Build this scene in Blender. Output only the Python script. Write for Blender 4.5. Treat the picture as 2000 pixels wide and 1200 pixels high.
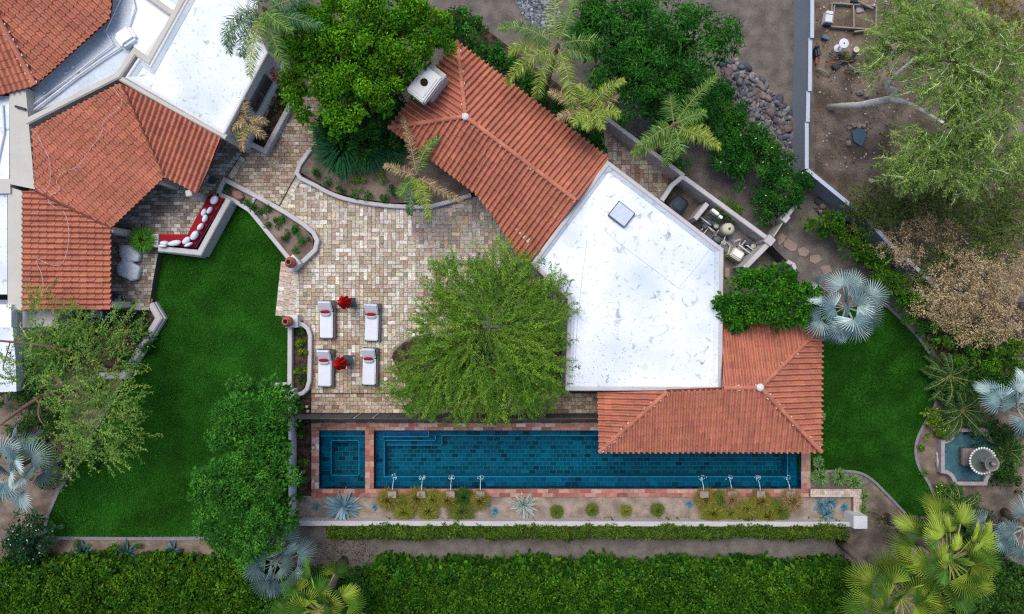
import bpy, bmesh, math, random
import numpy as np
from mathutils import Vector, Matrix

for o in list(bpy.data.objects):
    bpy.data.objects.remove(o)
scene = bpy.context.scene
COL = scene.collection
R = math.radians

# ------------------------------------------------------------------ camera, light
H = 36.0      # camera height in metres, looking straight down
S = 38.0      # photograph pixels per metre on the ground
cam_d = bpy.data.cameras.new('camera')
cam = bpy.data.objects.new('camera', cam_d)
COL.objects.link(cam)
cam.location = (0, 0, H)
cam.rotation_euler = (0, 0, 0)
cam_d.sensor_width = 36
cam_d.lens = 36 * H / (2000 / S)
cam_d.clip_end = 600
scene.camera = cam

SUN_EL, SUN_AZ = 66, 335      # degrees, azimuth clockwise from north (+Y)
w = bpy.data.worlds.new('World')
scene.world = w
w.use_nodes = True
nt = w.node_tree
bg = nt.nodes['Background']
sky = nt.nodes.new('ShaderNodeTexSky')
sky.sky_type = 'NISHITA'
sky.sun_disc = False
sky.sun_elevation = R(SUN_EL)
sky.sun_rotation = R(SUN_AZ)
sky.air_density = 1.0
sky.dust_density = 3.0
nt.links.new(sky.outputs[0], bg.inputs[0])
bg.inputs[1].default_value = 0.12
sd = bpy.data.lights.new('sun', 'SUN')
sd.energy = 1.4
sd.angle = R(38)
sd.color = (1.0, 0.96, 0.91)
so = bpy.data.objects.new('sun', sd)
COL.objects.link(so)
az, el = R(SUN_AZ), R(SUN_EL)
sdir = Vector((math.sin(az) * math.cos(el), math.cos(az) * math.cos(el), math.sin(el)))
so.rotation_euler = sdir.to_track_quat('Z', 'Y').to_euler()
so.location = sdir * 60
scene.view_settings.view_transform = 'Standard'
scene.view_settings.look = 'None'
scene.view_settings.exposure = 0.62
scene.view_settings.gamma = 1.0
scene.cycles.use_denoising = False     # keep foliage and paving crisp
scene.cycles.filter_width = 1.25
scene.cycles.max_bounces = 8
scene.cycles.sample_clamp_indirect = 4

# ------------------------------------------------------------------ helpers
def W(px, py, z=0.0):
    """point at height z seen at photograph pixel (px, py)"""
    k = (H - z) / H / S
    return Vector(((px - 1000) * k, -(py - 600) * k, z))

def m_of(px, z=0.0):
    return px / S * (H - z) / H

rng = np.random.default_rng(7)
rnd = random.Random(11)

def nodes_of(m):
    m.use_nodes = True
    n = m.node_tree.nodes
    return m.node_tree, n, n['Principled BSDF']

def mat(name, col, rough=0.8, var=0.25, scale=3.0, fine=40.0, bump=0.25, attr=False, spec=0.06, metal=0.0, col2=None, dist=0.01, stretch=None):
    """procedural: base colour (or the mesh's own colours) modulated by two noises, plus bump"""
    m = bpy.data.materials.new(name)
    t, n, p = nodes_of(m)
    L = t.links.new
    geo = n.new('ShaderNodeNewGeometry')
    src = geo.outputs['Position']
    if stretch:
        mp = n.new('ShaderNodeMapping')
        mp.inputs['Scale'].default_value = stretch
        L(src, mp.inputs[0]); src = mp.outputs[0]
    n1 = n.new('ShaderNodeTexNoise'); n1.inputs['Scale'].default_value = scale; n1.inputs['Detail'].default_value = 4
    n2 = n.new('ShaderNodeTexNoise'); n2.inputs['Scale'].default_value = fine; n2.inputs['Detail'].default_value = 3
    L(src, n1.inputs['Vector']); L(src, n2.inputs['Vector'])
    add = n.new('ShaderNodeMath'); add.operation = 'ADD'
    L(n1.outputs[0], add.inputs[0]); L(n2.outputs[0], add.inputs[1])
    mr = n.new('ShaderNodeMapRange')
    mr.inputs[1].default_value = 0.65; mr.inputs[2].default_value = 1.35
    mr.inputs[3].default_value = 1 - var; mr.inputs[4].default_value = 1 + var
    L(add.outputs[0], mr.inputs[0])
    if attr:
        a = n.new('ShaderNodeAttribute'); a.attribute_name = 'tint'
        base = a.outputs['Color']
    elif col2 is not None:
        r = n.new('ShaderNodeValToRGB')
        r.color_ramp.elements[0].position = 0.38; r.color_ramp.elements[0].color = (*col, 1)
        r.color_ramp.elements[1].position = 0.62; r.color_ramp.elements[1].color = (*col2, 1)
        L(n1.outputs[0], r.inputs[0])
        base = r.outputs[0]
    else:
        c = n.new('ShaderNodeRGB'); c.outputs[0].default_value = (*col, 1)
        base = c.outputs[0]
    sc = n.new('ShaderNodeVectorMath'); sc.operation = 'SCALE'
    L(base, sc.inputs[0]); L(mr.outputs[0], sc.inputs['Scale'])
    L(sc.outputs[0], p.inputs['Base Color'])
    p.inputs['Roughness'].default_value = rough
    p.inputs['Specular IOR Level'].default_value = spec
    p.inputs['Metallic'].default_value = metal
    if bump:
        b = n.new('ShaderNodeBump'); b.inputs['Strength'].default_value = bump; b.inputs['Distance'].default_value = dist
        L(n2.outputs[0], b.inputs['Height']); L(b.outputs[0], p.inputs['Normal'])
    return m

def leaf_mat(name, rough=0.6, trans=0.2, spec=0.05):
    m = bpy.data.materials.new(name)
    t, n, p = nodes_of(m)
    L = t.links.new
    a = n.new('ShaderNodeAttribute'); a.attribute_name = 'tint'
    L(a.outputs['Color'], p.inputs['Base Color'])
    p.inputs['Roughness'].default_value = rough
    p.inputs['Specular IOR Level'].default_value = spec
    tr = n.new('ShaderNodeBsdfTranslucent')
    L(a.outputs['Color'], tr.inputs[0])
    mx = n.new('ShaderNodeMixShader'); mx.inputs[0].default_value = trans
    L(p.outputs[0], mx.inputs[1]); L(tr.outputs[0], mx.inputs[2])
    L(mx.outputs[0], n['Material Output'].inputs['Surface'])
    return m

def foam_roof_mat():
    """white elastomeric roof: own colour with dirty ponding marks and leaf stains"""
    m = bpy.data.materials.new('white_roof_coating')
    t, n, p = nodes_of(m); L = t.links.new
    geo = n.new('ShaderNodeNewGeometry')
    def noise(s, d=3, dis=0.0):
        x = n.new('ShaderNodeTexNoise'); x.inputs['Scale'].default_value = s; x.inputs['Detail'].default_value = d
        x.inputs['Distortion'].default_value = dis
        L(geo.outputs['Position'], x.inputs['Vector']); return x.outputs[0]
    def ramp(src, a, b, lo, hi):
        r = n.new('ShaderNodeMapRange'); r.inputs[1].default_value = a; r.inputs[2].default_value = b
        r.inputs[3].default_value = lo; r.inputs[4].default_value = hi
        L(src, r.inputs[0]); return r.outputs[0]
    def mul(a, b):
        x = n.new('ShaderNodeMath'); x.operation = 'MULTIPLY'; L(a, x.inputs[0]); L(b, x.inputs[1]); return x.outputs[0]
    big = ramp(noise(0.35, 5), 0.35, 0.7, 0.0, 1.0)
    spots = ramp(noise(2.3, 3, 0.8), 0.60, 0.68, 0.0, 0.8)
    small = ramp(noise(5.5, 3), 0.62, 0.69, 0.0, 0.5)
    grain = ramp(noise(14, 4), 0.3, 0.7, 0.0, 0.06)
    mk = mul(spots, ramp(noise(0.7, 2), 0.45, 0.58, 0.15, 1.0))
    mx1 = n.new('ShaderNodeMixRGB'); mx1.inputs[1].default_value = (0.76, 0.79, 0.81, 1); mx1.inputs[2].default_value = (0.50, 0.57, 0.64, 1)
    L(big, mx1.inputs[0])
    mx2 = n.new('ShaderNodeMixRGB'); mx2.inputs[2].default_value = (0.2, 0.25, 0.28, 1)
    L(mk, mx2.inputs[0]); L(mx1.outputs[0], mx2.inputs[1])
    mx3 = n.new('ShaderNodeMixRGB'); mx3.inputs[2].default_value = (0.3, 0.34, 0.38, 1)
    L(small, mx3.inputs[0]); L(mx2.outputs[0], mx3.inputs[1])
    mx4 = n.new('ShaderNodeMixRGB'); mx4.inputs[2].default_value = (0.5, 0.55, 0.6, 1)
    L(grain, mx4.inputs[0]); L(mx3.outputs[0], mx4.inputs[1])
    L(mx4.outputs[0], p.inputs['Base Color'])
    p.inputs['Roughness'].default_value = 0.6
    b = n.new('ShaderNodeBump'); b.inputs['Strength'].default_value = 0.4; b.inputs['Distance'].default_value = 0.04
    L(noise(1.6, 6), b.inputs['Height']); L(b.outputs[0], p.inputs['Normal'])
    return m

def water_mat(name, tint, bump=0.15, scale=3.0):
    m = bpy.data.materials.new(name)
    t, n, p = nodes_of(m); L = t.links.new
    n.remove(p)
    tr = n.new('ShaderNodeBsdfTransparent'); tr.inputs[0].default_value = (*tint, 1)
    gl = n.new('ShaderNodeBsdfGlossy'); gl.inputs['Roughness'].default_value = 0.04
    fr = n.new('ShaderNodeFresnel'); fr.inputs[0].default_value = 1.22
    mx = n.new('ShaderNodeMixShader')
    geo = n.new('ShaderNodeNewGeometry')
    ns = n.new('ShaderNodeTexNoise'); ns.inputs['Scale'].default_value = scale; ns.inputs['Detail'].default_value = 4
    L(geo.outputs['Position'], ns.inputs['Vector'])
    b = n.new('ShaderNodeBump'); b.inputs['Strength'].default_value = bump; b.inputs['Distance'].default_value = 0.1
    L(ns.outputs[0], b.inputs['Height'])
    L(b.outputs[0], gl.inputs['Normal']); L(b.outputs[0], fr.inputs['Normal'])
    L(fr.outputs[0], mx.inputs[0]); L(tr.outputs[0], mx.inputs[1]); L(gl.outputs[0], mx.inputs[2])
    L(mx.outputs[0], n['Material Output'].inputs['Surface'])
    return m

M = {}
M['soil'] = mat('brown_soil', (0.13, 0.1, 0.078), 0.95, 0.3, 1.3, 20, 0.8, col2=(0.2, 0.158, 0.125), dist=0.03)
M['gravel'] = mat('grey_gravel', (0.122, 0.107, 0.096), 0.95, 0.3, 1.6, 15, 0.9, col2=(0.146, 0.129, 0.114), dist=0.03)
M['path'] = mat('fine_gravel', (0.128, 0.116, 0.106), 0.95, 0.28, 1.6, 15, 0.9, col2=(0.15, 0.136, 0.124), dist=0.02)
M['yard'] = mat('yard_dirt', (0.105, 0.082, 0.064), 0.95, 0.4, 0.8, 11, 0.9, col2=(0.18, 0.142, 0.112), dist=0.04)
M['mulch'] = mat('dark_mulch', (0.04, 0.027, 0.021), 0.95, 0.5, 4, 30, 0.8, col2=(0.075, 0.05, 0.04), dist=0.03)
M['sand'] = mat('decomposed_granite', (0.22, 0.175, 0.14), 0.95, 0.3, 1.6, 28, 0.6, col2=(0.29, 0.235, 0.19), dist=0.02)
M['lawn'] = mat('lawn_turf', (0.010, 0.048, 0.002), 0.95, 0.4, 0.8, 12, 0.8, col2=(0.015, 0.072, 0.005), dist=0.05, spec=0.1)
M['kerb'] = mat('grey_stucco', (0.46, 0.44, 0.445), 0.9, 0.14, 1.5, 30, 0.3)
M['brickkerb'] = mat('brick_edging', (0.19, 0.18, 0.2), 0.9, 0.3, 6, 25, 0.3)
M['cream'] = mat('cream_stucco', (0.47, 0.455, 0.41), 0.9, 0.1, 1.0, 30, 0.25)
M['white'] = mat('white_stucco', (0.6, 0.6, 0.6), 0.85, 0.07, 1.0, 30, 0.25)
M['bluewall'] = mat('blue_grey_block', (0.25, 0.285, 0.34), 0.9, 0.1, 1.2, 20, 0.25)
M['bluecap'] = mat('pale_wall_cap', (0.42, 0.46, 0.54), 0.9, 0.08, 2, 20, 0.2)
M['tile'] = mat('clay_roof_tile', (0.4, 0.15, 0.1), 0.75, 0.16, 2.5, 30, 0.2, attr=True)
M['deck'] = mat('roof_underlay', (0.16, 0.06, 0.04), 0.9)
M['mortar'] = mat('white_mortar', (0.6, 0.58, 0.56), 0.9, 0.2, 20, 60)
M['foam'] = foam_roof_mat()
M['foamplain'] = mat('white_roof_edge', (0.76, 0.78, 0.8), 0.6, 0.05, 2, 20, 0.2)
M['foamgrey'] = mat('pale_blue_roof_coating', (0.5, 0.56, 0.63), 0.6, 0.16, 0.9, 8, 0.3)
M['paver'] = mat('travertine_paver', (0.5, 0.4, 0.3), 0.8, 0.5, 9, 17, 0.5, attr=True)
M['joint'] = mat('paver_joint', (0.085, 0.07, 0.055), 0.95, 0.2, 5, 40)
M['pooltile'] = mat('glazed_pool_tile', (0.1, 0.2, 0.3), 0.5, 0.2, 3, 14, 0.1, attr=True, spec=0.0)
M['grout'] = mat('pool_grout', (0.16, 0.36, 0.42), 0.8, 0.1)
M['coping'] = mat('red_coping', (0.35, 0.15, 0.12), 0.8, 0.3, 5, 30, 0.3, attr=True)
M['leaf'] = leaf_mat('leaf')
M['leafwaxy'] = leaf_mat('waxy_leaf', 0.45, 0.1, 0.12)
M['flower'] = leaf_mat('petal', 0.6, 0.3, 0.2)
M['bark'] = mat('bark', (0.14, 0.1, 0.075), 0.95, 0.4, 6, 30, 0.8, dist=0.03)
M['palebark'] = mat('pale_bark', (0.72, 0.68, 0.58), 0.9, 0.25, 5, 24, 0.5)
M['redbark'] = mat('reddish_bark', (0.17, 0.1, 0.075), 0.9, 0.35, 5, 24, 0.6)
M['palmbark'] = mat('palm_bark', (0.23, 0.18, 0.14), 0.95, 0.4, 9, 30, 0.8, dist=0.03)
M['rock'] = mat('river_rock', (0.16, 0.16, 0.17), 0.85, 0.35, 4, 20, 0.4, attr=True)
M['dark'] = mat('dark_metal', (0.035, 0.035, 0.04), 0.5, 0.1, 5, 30, 0.05, spec=0.5)
M['black'] = mat('black_plastic', (0.02, 0.022, 0.027), 0.45, 0.1, 5, 30, 0.05, spec=0.5)
M['slate'] = mat('dark_blue_slate', (0.045, 0.065, 0.085), 0.5, 0.15, 4, 30, 0.1)
M['wicker'] = mat('woven_taupe', (0.13, 0.115, 0.11), 0.8, 0.3, 12, 60, 0.4)
M['fabric'] = mat('white_fabric', (0.62, 0.65, 0.71), 0.9, 0.04, 3, 60, 0.25)
M['grayfabric'] = mat('pale_blue_fabric', (0.52, 0.56, 0.62), 0.9, 0.06, 3, 30, 0.3)
M['red'] = mat('red_fabric', (0.42, 0.006, 0.01), 0.85, 0.12, 6, 50, 0.2)
M['maroon'] = mat('maroon_fabric', (0.26, 0.012, 0.022), 0.85, 0.15, 5, 50, 0.3)
M['terra'] = mat('terracotta', (0.34, 0.115, 0.085), 0.8, 0.2, 8, 30, 0.2)
M['hole'] = mat('dark_inside', (0.02, 0.015, 0.012), 0.9)
M['wood'] = mat('weathered_wood', (0.2, 0.13, 0.08), 0.8, 0.35, 5, 30, 0.3, stretch=(1, 6, 1))
M['greywood'] = mat('grey_wood', (0.26, 0.23, 0.19), 0.85, 0.3, 5, 30, 0.3)
M['glass'] = mat('skylight_glass', (0.45, 0.52, 0.6), 0.15, 0.08, 1.5, 5, 0, spec=0.6)
M['shutter'] = mat('grey_shutter', (0.1, 0.12, 0.14), 0.6, 0.1)
M['fence'] = mat('grey_mesh_fence', (0.1, 0.097, 0.1), 0.85, 0.12, 3, 70, 0.3)
M['pvc'] = mat('white_pipe', (0.6, 0.62, 0.66), 0.5, 0.1)
M['tank'] = mat('beige_plastic', (0.5, 0.48, 0.38), 0.55, 0.1)
M['darkpipe'] = mat('grey_pipe', (0.12, 0.15, 0.17), 0.5, 0.15)
M['stone'] = mat('pink_cast_stone', (0.27, 0.22, 0.19), 0.85, 0.3, 8, 30, 0.4)
M['basin'] = mat('grey_cast_stone', (0.31, 0.28, 0.285), 0.85, 0.25, 4, 30, 0.3)
M['flag'] = mat('flagstone', (0.25, 0.195, 0.165), 0.9, 0.25, 4, 25, 0.4)
M['bluedeck'] = mat('basin_lining', (0.13, 0.2, 0.24), 0.7, 0.35, 2.5, 10, 0.2)
M['foamwater'] = mat('white_water', (0.5, 0.66, 0.76), 0.3, 0.2, 10, 40, 0.5)
M['bluepot'] = mat('blue_glazed_pot', (0.02, 0.07, 0.25), 0.25, 0.2, spec=0.6)
M['water'] = water_mat('pool_water', (0.26, 0.80, 0.86), 0.25, 2.5)
M['pondwater'] = water_mat('basin_water', (0.6, 0.78, 0.8), 0.2, 4)

# ---- mesh builders
def finish(me, name, material, parent, origin, smooth):
    me.materials.append(material)
    o = bpy.data.objects.new(name, me)
    COL.objects.link(o)
    if parent is not None:
        o.parent = parent
    else:
        o.location = origin
    if smooth:
        me.polygons.foreach_set('use_smooth', [True] * len(me.polygons))
    return o

def world_loc(o):
    v = Vector(o.location)
    while o.parent:
        o = o.parent
        v += Vector(o.location)
    return v

class MB:
    def __init__(s):
        s.v, s.f, s.c = [], [], []
        s.tint = None
    def face(s, pts):
        i = len(s.v)
        s.v += [tuple(p) for p in pts]
        s.f.append(list(range(i, i + len(pts))))
        s.c.append(s.tint)
    def raw(s, vs, fs):
        i = len(s.v)
        s.v += [tuple(p) for p in vs]
        for f in fs:
            s.f.append([i + k for k in f]); s.c.append(s.tint)
    def box(s, c, size, rz=0, ch=0.0, tilt=None):
        """chamfered box centred at c"""
        hx, hy, hz = size[0] / 2, size[1] / 2, size[2] / 2
        bm = bmesh.new()
        bmesh.ops.create_cube(bm, size=1)
        for v in bm.verts:
            v.co = Vector((v.co.x * 2 * hx, v.co.y * 2 * hy, v.co.z * 2 * hz))
        if ch > 0:
            bmesh.ops.bevel(bm, geom=list(bm.edges), offset=min(ch, hx * .9, hy * .9, hz * .9), segments=2, affect='EDGES')
        m = Matrix.Translation(Vector(c)) @ Matrix.Rotation(rz, 4, 'Z')
        if tilt: m = m @ Matrix.Rotation(tilt, 4, 'X')
        bm.transform(m)
        bm.verts.index_update()
        s.raw([v.co.copy() for v in bm.verts], [[v.index for v in f.verts] for f in bm.faces])
        bm.free()
    def prism(s, poly, z0, z1, bottom=False):
        """vertical prism over a 2D polygon"""
        a = sum(poly[i][0] * poly[(i + 1) % len(poly)][1] - poly[(i + 1) % len(poly)][0] * poly[i][1] for i in range(len(poly)))
        if a < 0: poly = poly[::-1]
        n = len(poly)
        vs = [(p[0], p[1], z0) for p in poly] + [(p[0], p[1], z1) for p in poly]
        fs = [[i, (i + 1) % n, n + (i + 1) % n, n + i] for i in range(n)] + [list(range(n, 2 * n))]
        if bottom: fs.append(list(range(n))[::-1])
        s.raw(vs, fs)
    def lathe(s, c, prof, n=24, a0=0, closed=True):
        vs, fs = [], []
        for (r, z) in prof:
            for k in range(n):
                t = 2 * math.pi * k / n
                vs.append((c[0] + r * math.cos(t), c[1] + r * math.sin(t), c[2] + z))
        for j in range(len(prof) - 1):
            for k in range(n):
                k2 = (k + 1) % n
                fs.append([j * n + k, j * n + k2, (j + 1) * n + k2, (j + 1) * n + k])
        s.raw(vs, fs)
    def tube(s, pts, rad, n=8, caps=True):
        pts = [Vector(p) for p in pts]
        if not hasattr(rad, '__len__'): rad = [rad] * len(pts)
        vs, fs = [], []
        for i, p in enumerate(pts):
            d = (pts[min(i + 1, len(pts) - 1)] - pts[max(i - 1, 0)])
            if d.length < 1e-6: d = Vector((0, 0, 1))
            d.normalize()
            up = Vector((0, 0, 1)) if abs(d.z) < 0.9 else Vector((1, 0, 0))
            a = d.cross(up).normalized(); b = a.cross(d)
            for k in range(n):
                t = 2 * math.pi * k / n
                vs.append(p + (a * math.cos(t) + b * math.sin(t)) * rad[i])
        for i in range(len(pts) - 1):
            for k in range(n):
                k2 = (k + 1) % n
                fs.append([i * n + k2, i * n + k, (i + 1) * n + k, (i + 1) * n + k2])
        if caps:
            fs.append(list(range(n))); fs.append([(len(pts) - 1) * n + k for k in range(n)][::-1])
        s.raw(vs, fs)
    def sweep(s, pts, wd, z0, z1, closed=False, ch=0.03):
        """low wall: mitred ribbon with chamfered top along 2D points (x, y)"""
        P = [Vector((p[0], p[1])) for p in pts]
        n = len(P)
        h = wd / 2
        prof = [(-h, z0), (-h, z1 - ch), (-h + ch, z1), (h - ch, z1), (h, z1 - ch), (h, z0)]
        rings = []
        for i in range(n):
            if closed:
                a, b = P[i] - P[i - 1], P[(i + 1) % n] - P[i]
            else:
                a = P[i] - P[i - 1] if i > 0 else P[1] - P[0]
                b = P[i + 1] - P[i] if i < n - 1 else P[-1] - P[-2]
            a.normalize(); b.normalize()
            na, nb = Vector((-a.y, a.x)), Vector((-b.y, b.x))
            m = (na + nb)
            if m.length < 1e-4: m = na
            m.normalize()
            k = 1 / max(0.45, m.dot(na))
            rings.append([(P[i].x + m.x * o * k, P[i].y + m.y * o * k, z) for (o, z) in prof])
        vs = [v for r in rings for v in r]
        q = len(prof)
        fs = []
        for i in range(n if closed else n - 1):
            j = (i + 1) % n
            for k in range(q - 1):
                fs.append([i * q + k, i * q + k + 1, j * q + k + 1, j * q + k])
        if not closed:
            fs.append([k for k in range(q)][::-1]); fs.append([(n - 1) * q + k for k in range(q)])
        s.raw(vs, fs)
    def build(s, name, material, parent=None, smooth=False, label=None):
        V = np.array(s.v, dtype=float)
        if parent is not None: org = world_loc(parent)
        else: org = Vector(((V[:, 0].min() + V[:, 0].max()) / 2, (V[:, 1].min() + V[:, 1].max()) / 2, V[:, 2].min()))
        V = V - np.array(org)
        me = bpy.data.meshes.new(name)
        me.from_pydata(V.tolist(), [], s.f)
        if any(c is not None for c in s.c):
            at = me.color_attributes.new('tint', 'FLOAT_COLOR', 'CORNER')
            arr = []
            for f, c in zip(s.f, s.c):
                c = c or (0.5, 0.5, 0.5)
                arr += [c[0], c[1], c[2], 1.0] * len(f)
            at.data.foreach_set('color', arr)
        bm = bmesh.new(); bm.from_mesh(me)
        bmesh.ops.recalc_face_normals(bm, faces=bm.faces) if len(bm.faces) < 4000 else None
        bm.to_mesh(me); bm.free()
        o = finish(me, name, material, parent, org, smooth)
        if label: o['label'] = label
        return o

class LQ:
    """a big soup of coloured quads (foliage)"""
    def __init__(s): s.q, s.c = [], []
    def add(s, quads, cols):
        if len(quads):
            s.q.append(np.asarray(quads, dtype=np.float32)); s.c.append(np.broadcast_to(np.asarray(cols, dtype=np.float32), (len(quads), 3)))
    def build(s, name, material, parent=None, label=None):
        Q = np.concatenate(s.q); C = np.clip(np.concatenate(s.c), 0.001, 0.95)
        V = Q.reshape(-1, 3)
        if parent is not None: org = world_loc(parent)
        else: org = Vector(((V[:, 0].min() + V[:, 0].max()) / 2, (V[:, 1].min() + V[:, 1].max()) / 2, V[:, 2].min()))
        V = V - np.array(org, dtype=np.float32)
        n = len(Q)
        me = bpy.data.meshes.new(name)
        me.vertices.add(4 * n); me.vertices.foreach_set('co', V.ravel())
        me.loops.add(4 * n); me.loops.foreach_set('vertex_index', np.arange(4 * n, dtype=np.int32))
        me.polygons.add(n)
        me.polygons.foreach_set('loop_start', np.arange(0, 4 * n, 4, dtype=np.int32))
        me.polygons.foreach_set('loop_total', np.full(n, 4, dtype=np.int32))
        me.update(calc_edges=True)
        at = me.color_attributes.new('tint', 'FLOAT_COLOR', 'CORNER')
        cc = np.concatenate([np.repeat(C, 4, axis=0), np.ones((4 * n, 1), np.float32)], axis=1)
        at.data.foreach_set('color', cc.ravel())
        o = finish(me, name, material, parent, org, False)
        if label: o['label'] = label
        return o

def tag(o, label, cat, group=None):
    o['label'] = label; o['category'] = cat
    if group: o['group'] = group
    return o

def thing(name, label, cat, loc, group=None):
    o = bpy.data.objects.new(name, None)
    o.empty_display_size = 0.2
    COL.objects.link(o)
    o.location = loc
    return tag(o, label, cat, group)

def struct(o):
    o['kind'] = 'structure'
    return o

def PW(pts, z):
    return [(W(x, y, z).x, W(x, y, z).y) for (x, y) in pts]

def inside(p, poly):
    x, y = p; c = False; n = len(poly)
    for i in range(n):
        x1, y1 = poly[i]; x2, y2 = poly[(i + 1) % n]
        if (y1 > y) != (y2 > y) and x < (x2 - x1) * (y - y1) / (y2 - y1) + x1: c = not c
    return c

def vary(c, s=0.12):
    k = 1 + rnd.gauss(0, s)
    return tuple(max(0.01, x * k * (1 + rnd.gauss(0, s * 0.3))) for x in c)

def curve(pts, n=6):
    """Catmull-Rom through 2D/3D tuples"""
    P = [Vector(p) for p in pts]
    out = []
    for i in range(len(P) - 1):
        p0, p1, p2, p3 = P[max(i - 1, 0)], P[i], P[i + 1], P[min(i + 2, len(P) - 1)]
        for k in range(n):
            t = k / n
            out.append(0.5 * ((2 * p1) + (p2 - p0) * t + (2 * p0 - 5 * p1 + 4 * p2 - p3) * t * t + (3 * p1 - p0 - 3 * p2 + p3) * t ** 3))
    out.append(P[-1])
    return out
# ------------------------------------------------------------------ paving generator
def clip_rect(poly, x0, y0, x1, y1):
    def cl(P, f, inter):
        out = []
        for i in range(len(P)):
            a, b = P[i - 1], P[i]
            fa, fb = f(a), f(b)
            if fb:
                if not fa: out.append(inter(a, b))
                out.append(b)
            elif fa: out.append(inter(a, b))
        return out
    def ix(x): return lambda a, b: (x, a[1] + (b[1] - a[1]) * (x - a[0]) / (b[0] - a[0]))
    def iy(y): return lambda a, b: (a[0] + (b[0] - a[0]) * (y - a[1]) / (b[1] - a[1]), y)
    P = list(poly)
    for f, it in ((lambda p: p[0] >= x0, ix(x0)), (lambda p: p[0] <= x1, ix(x1)), (lambda p: p[1] >= y0, iy(y0)), (lambda p: p[1] <= y1, iy(y1))):
        if len(P) < 3: return []
        P = cl(P, f, it)
    return P

def area2(P):
    return abs(sum(P[i][0] * P[(i + 1) % len(P)][1] - P[(i + 1) % len(P)][0] * P[i][1] for i in range(len(P)))) / 2

def pave(mb, poly, z, palette, mode='mix', u=0.205, uy=None, gap=0.009, rot=0.0, thick=0.02, shift=(0, 0), jit=0.003, wts=None):
    """poly: world xy polygon. mode mix: random 1x1 / 2x1 / 1x2 stones; run: running bond u x uy"""
    c, s_ = math.cos(-rot), math.sin(-rot)
    P = [(p[0] * c - p[1] * s_, p[0] * s_ + p[1] * c) for p in poly]
    c, s_ = math.cos(rot), math.sin(rot)
    xs, ys = [p[0] for p in P], [p[1] for p in P]
    X0, X1, Y0, Y1 = min(xs), max(xs), min(ys), max(ys)
    rects = []
    if mode == 'mix':
        nx, ny = int((X1 - X0) / u) + 3, int((Y1 - Y0) / u) + 3
        used = set()
        for j in range(ny):
            for i in range(nx):
                if (i, j) in used: continue
                r = rnd.random()
                if r < .42: w_, h_ = 2, 1
                elif r < .78: w_, h_ = 1, 2
                else: w_, h_ = 1, 1
                if w_ == 2 and (i + 1, j) in used: w_ = 1
                for a in range(w_):
                    for b in range(h_): used.add((i + a, j + b))
                rects.append((X0 - u + i * u, Y0 - u + j * u, w_ * u, h_ * u))
    else:
        uy = uy or u / 2
        nx, ny = int((X1 - X0) / u) + 3, int((Y1 - Y0) / uy) + 3
        for j in range(ny):
            off = (j % 2) * u / 2 + rnd.uniform(-.06, .06) * u
            for i in range(nx):
                rects.append((X0 - u + i * u + off + shift[0], Y0 - uy + j * uy + shift[1], u, uy))
    for (x, y, w_, h_) in rects:
        q = clip_rect(P, x + gap, y + gap, x + w_ - gap, y + h_ - gap)
        if len(q) < 3 or area2(q) < 0.15 * u * u * .3: continue
        zz = z + rnd.uniform(-jit, jit)
        wx, wy = (x + w_ / 2) * c - (y + h_ / 2) * s_, (x + w_ / 2) * s_ + (y + h_ / 2) * c
        pal = palette(wx, wy) if callable(palette) else palette
        cc = rnd.choice(pal); mn = [sum(q_[k] for q_ in pal) / len(pal) for k in range(3)]
        mb.tint = vary(tuple(cc[k] * .9 + mn[k] * .1 for k in range(3)), 0.11)
        mb.prism([(a * c - b * s_, a * s_ + b * c) for (a, b) in q], zz - thick, zz)
    mb.tint = None

CR = (0.47, 0.42, 0.33); WH = (0.56, 0.53, 0.46); TA = (0.34, 0.27, 0.19); PK = (0.36, 0.27, 0.21)
BR = (0.23, 0.16, 0.115); GR = (0.33, 0.31, 0.27); OL = (0.30, 0.27, 0.19); MA = (0.24, 0.14, 0.11)
PAL_LIGHT = [CR, CR, WH, WH, WH, TA, PK, TA, (0.45, 0.39, 0.31), (0.42, 0.35, 0.29), (0.38, 0.33, 0.26)]
PAL_GREY = [GR, GR, (0.42, 0.4, 0.36), TA, (0.3, 0.26, 0.23), (0.26, 0.2, 0.17), CR, (0.36, 0.3, 0.28)]
PAL_TAN = [TA, TA, (0.3, 0.2, 0.14), (0.4, 0.3, 0.22), CR, (0.45, 0.38, 0.3), BR, PK]
PAL_WALK = [TA, (0.3, 0.23, 0.17), BR, (0.36, 0.28, 0.21), (0.44, 0.37, 0.28), (0.27, 0.19, 0.14), (0.5, 0.46, 0.37), PK]
PAL_WEST = [(0.23, 0.2, 0.17), (0.3, 0.27, 0.23), BR, (0.2, 0.16, 0.12), (0.36, 0.33, 0.28), (0.17, 0.15, 0.13), (0.42, 0.41, 0.38)]
PAL_COP = [(0.38, 0.17, 0.13), (0.3, 0.11, 0.085), (0.42, 0.22, 0.18), (0.34, 0.14, 0.11), (0.4, 0.25, 0.2), (0.25, 0.1, 0.08)]
PAL_COPN = [(0.32, 0.15, 0.12), (0.27, 0.11, 0.09), (0.42, 0.27, 0.22), (0.45, 0.35, 0.31), (0.3, 0.14, 0.11)]
PAL_PINK = [(0.46, 0.37, 0.31), (0.5, 0.43, 0.37), (0.42, 0.33, 0.27)]

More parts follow.
